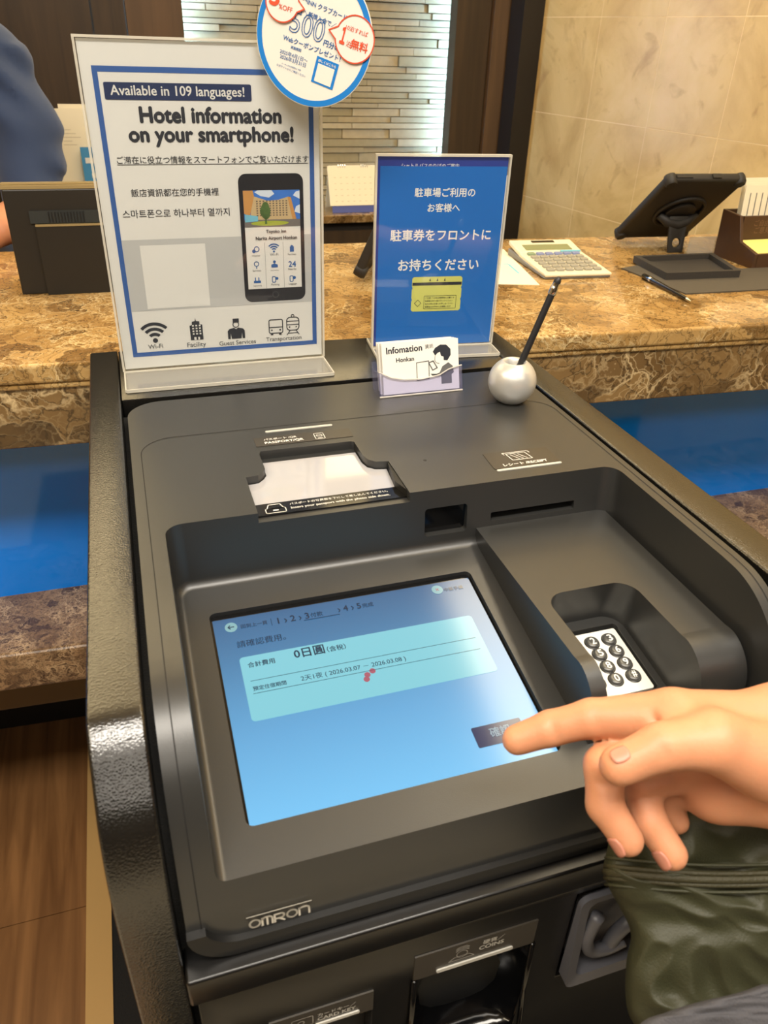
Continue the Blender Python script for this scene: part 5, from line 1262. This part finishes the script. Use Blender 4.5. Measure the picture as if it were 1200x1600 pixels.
hm = net_mesh(handf, lo, hi, .0022, 'hand')
hn = thing('person', V(hp(1420, 1160, .47)), 'right hand and forearm of a person, index finger pointing at the confirm button', 'person')
ho = link('hand', hm, M['skin'], hn, smooth=4)
sm_ = ho.modifiers.new('s', 'SMOOTH'); sm_.iterations = 4; sm_.factor = .5
def nail(c, along, out_, l, w_, par):
    f2 = Fr(V(c), V(along).cross(V(out_)), V(along)); m = MB(); n = 8
    for i in range(n + 1):
        for j in range(n + 1):
            x = (i / n - .5) * 2; y = (j / n - .5) * 2; r_ = max(1, (x * x + y * y) ** .5 / max(abs(x), abs(y), 1e-6)) if (x or y) else 1
            X = x / r_ ** .6; Y = y / r_ ** .6; m.v.append(f2.p(X * w_, Y * l, -(X * w_) ** 2 / (2 * .0095)))
    m.f = [(i * (n + 1) + j, (i + 1) * (n + 1) + j, (i + 1) * (n + 1) + j + 1, i * (n + 1) + j + 1) for i in range(n) for j in range(n)]
    o_ = m.build('fingernail', M['nail'], par, fix=False, smooth=4); sl_ = o_.modifiers.new('s', 'SOLIDIFY'); sl_.thickness = .0008; sl_.offset = 1
    return o_
TOCAM = lambda p: (np.array(CAM) - p) / np.linalg.norm(np.array(CAM) - p)
RGT = np.array((AX.x, AY.x, AZ.x)); UPc = np.array((AX.y, AY.y, AZ.y))
def place_nail(J, R_, dirv, l, w_, back=.2):
    t_ = (J[3] - J[2]) / np.linalg.norm(J[3] - J[2]); o_ = dirv - t_ * np.dot(dirv, t_); o_ /= np.linalg.norm(o_)
    c = J[3] - t_ * .0015 + o_ * (R_[3] + .0000); nail(c, t_, o_, l, w_, ho)
place_nail(FING['thumb'], RAD['thumb'], TOCAM(FING['thumb'][3]) * .72 - RGT * .15 - UPc * -.45, .0050, .0042)
place_nail(FING['middle'], RAD['middle'], TOCAM(FING['middle'][3]) * .45 - RGT * .75 - UPc * .35, .0058, .0050)
place_nail(FING['ring'], RAD['ring'], TOCAM(FING['ring'][3]) * .55 - RGT * .6 - UPc * .45, .0058, .0050)
slv = MB(); sa = V(hp(1640, 1130, .51)); sb = V(hp(1900, 1110, .56))
slv.tube([sa, sa + (sb - sa) * .04, sb], [.046, .052, .062], 28).build('sleeve', M['grey'], hn, smooth=1)

# ------------------------------------------------------------------ olive nylon bag and grey garment
def cloth_blob(rows, d0, thick, name, mat, parent, amp, seed, nx=70, ny=80, org=None, bulge=.022):
    """rows: (py, left px, right px); closed pillow of fabric with creases"""
    P = smooth_curve(rows, 12); m = MB(); ny = len(P)
    for side in (0, 1):
        for j, (py, lx, rx) in enumerate(P):
            for i in range(nx + 1):
                u = i / nx; v = j / (ny - 1); e = (max(0, 1 - (2 * u - 1) ** 6) ** .5) * (max(0, 1 - (2 * v - 1) ** 8) ** .5)
                px = lx + (rx - lx) * u
                b = e * bulge * (1 + .3 * noise.noise(V((u * 2.3, v * 2.1, seed))))
                wn = noise.noise(V((u * 5 + v * 3, v * 9 - u * 4, seed))) ; rid = 1 - abs(noise.noise(V((u * 7 - v * 5, v * 6 + u * 3, seed + 4)))) * 2.2
                cr = amp * (wn * .7 + rid * .6) * e
                dd = d0 - b - cr if side == 0 else d0 + thick * e
                m.v.append(atd(px, py, dd))
    n1 = nx + 1; off = ny * n1
    for s_ in (0, 1):
        for j in range(ny - 1):
            for i in range(nx):
                a = s_ * off + j * n1 + i; m.f.append((a, a + 1, a + n1 + 1, a + n1))
    return m.build(name, mat, parent, org=org, smooth=4)
bag = thing('shoulder_bag', V(atd(1150, 1600, .52)), 'crumpled olive green nylon bag with a zip hanging in front of the kiosk', 'bag')
brow = [(1240, 1000, 1420), (1285, 962, 1420), (1330, 948, 1425), (1362, 943, 1430), (1390, 953, 1430), (1430, 975, 1430), (1462, 986, 1430), (1500, 979, 1430), (1550, 977, 1430), (1590, 985, 1425), (1625, 1015, 1410), (1650, 1080, 1380)]
cloth_blob(brow, .500, .030, 'bag_body', M['olive'], bag, .0075, 3.1, nx=110)
def zipline(y0, dy, r, mat, name, d=.0):
    pts = []
    for i in range(40):
        u = i / 39; px = 946 + 330 * u; py = y0 + 6 * u + 9 * math.sin(u * 3.1) + dy
        e = (max(0, 1 - (2 * (px - 945) / (1430 - 945) - 1) ** 6) ** .5)
        pts.append(atd(px, py, .4995 - e * .022 * 1.05 - .0025 - d))
    return MB().tube(pts, r, 8).build(name, mat, bag, smooth=4)
zipline(1362, -9, .0016, M['olive2'], 'zip_tape'); zipline(1362, 9, .0016, M['olive2'], 'zip_tape'); zipline(1362, 0, .0026, M['olive2'], 'zip_teeth'); zipline(1362, 20, .0010, M['olive'], 'piping'); zipline(1362, -22, .0010, M['olive'], 'piping')
gj = thing('grey_garment', V(atd(1200, 1640, .46)), 'grey knitted cloth at the bottom right below the olive bag', 'clothing')
cloth_blob([(1538, 1190, 1300), (1552, 1150, 1350), (1566, 1090, 1400), (1582, 1040, 1420), (1600, 1000, 1430), (1660, 960, 1440), (1760, 950, 1440)], .440, .014, 'cloth', M['grey'], gj, .002, 8.3, nx=40, bulge=.012)
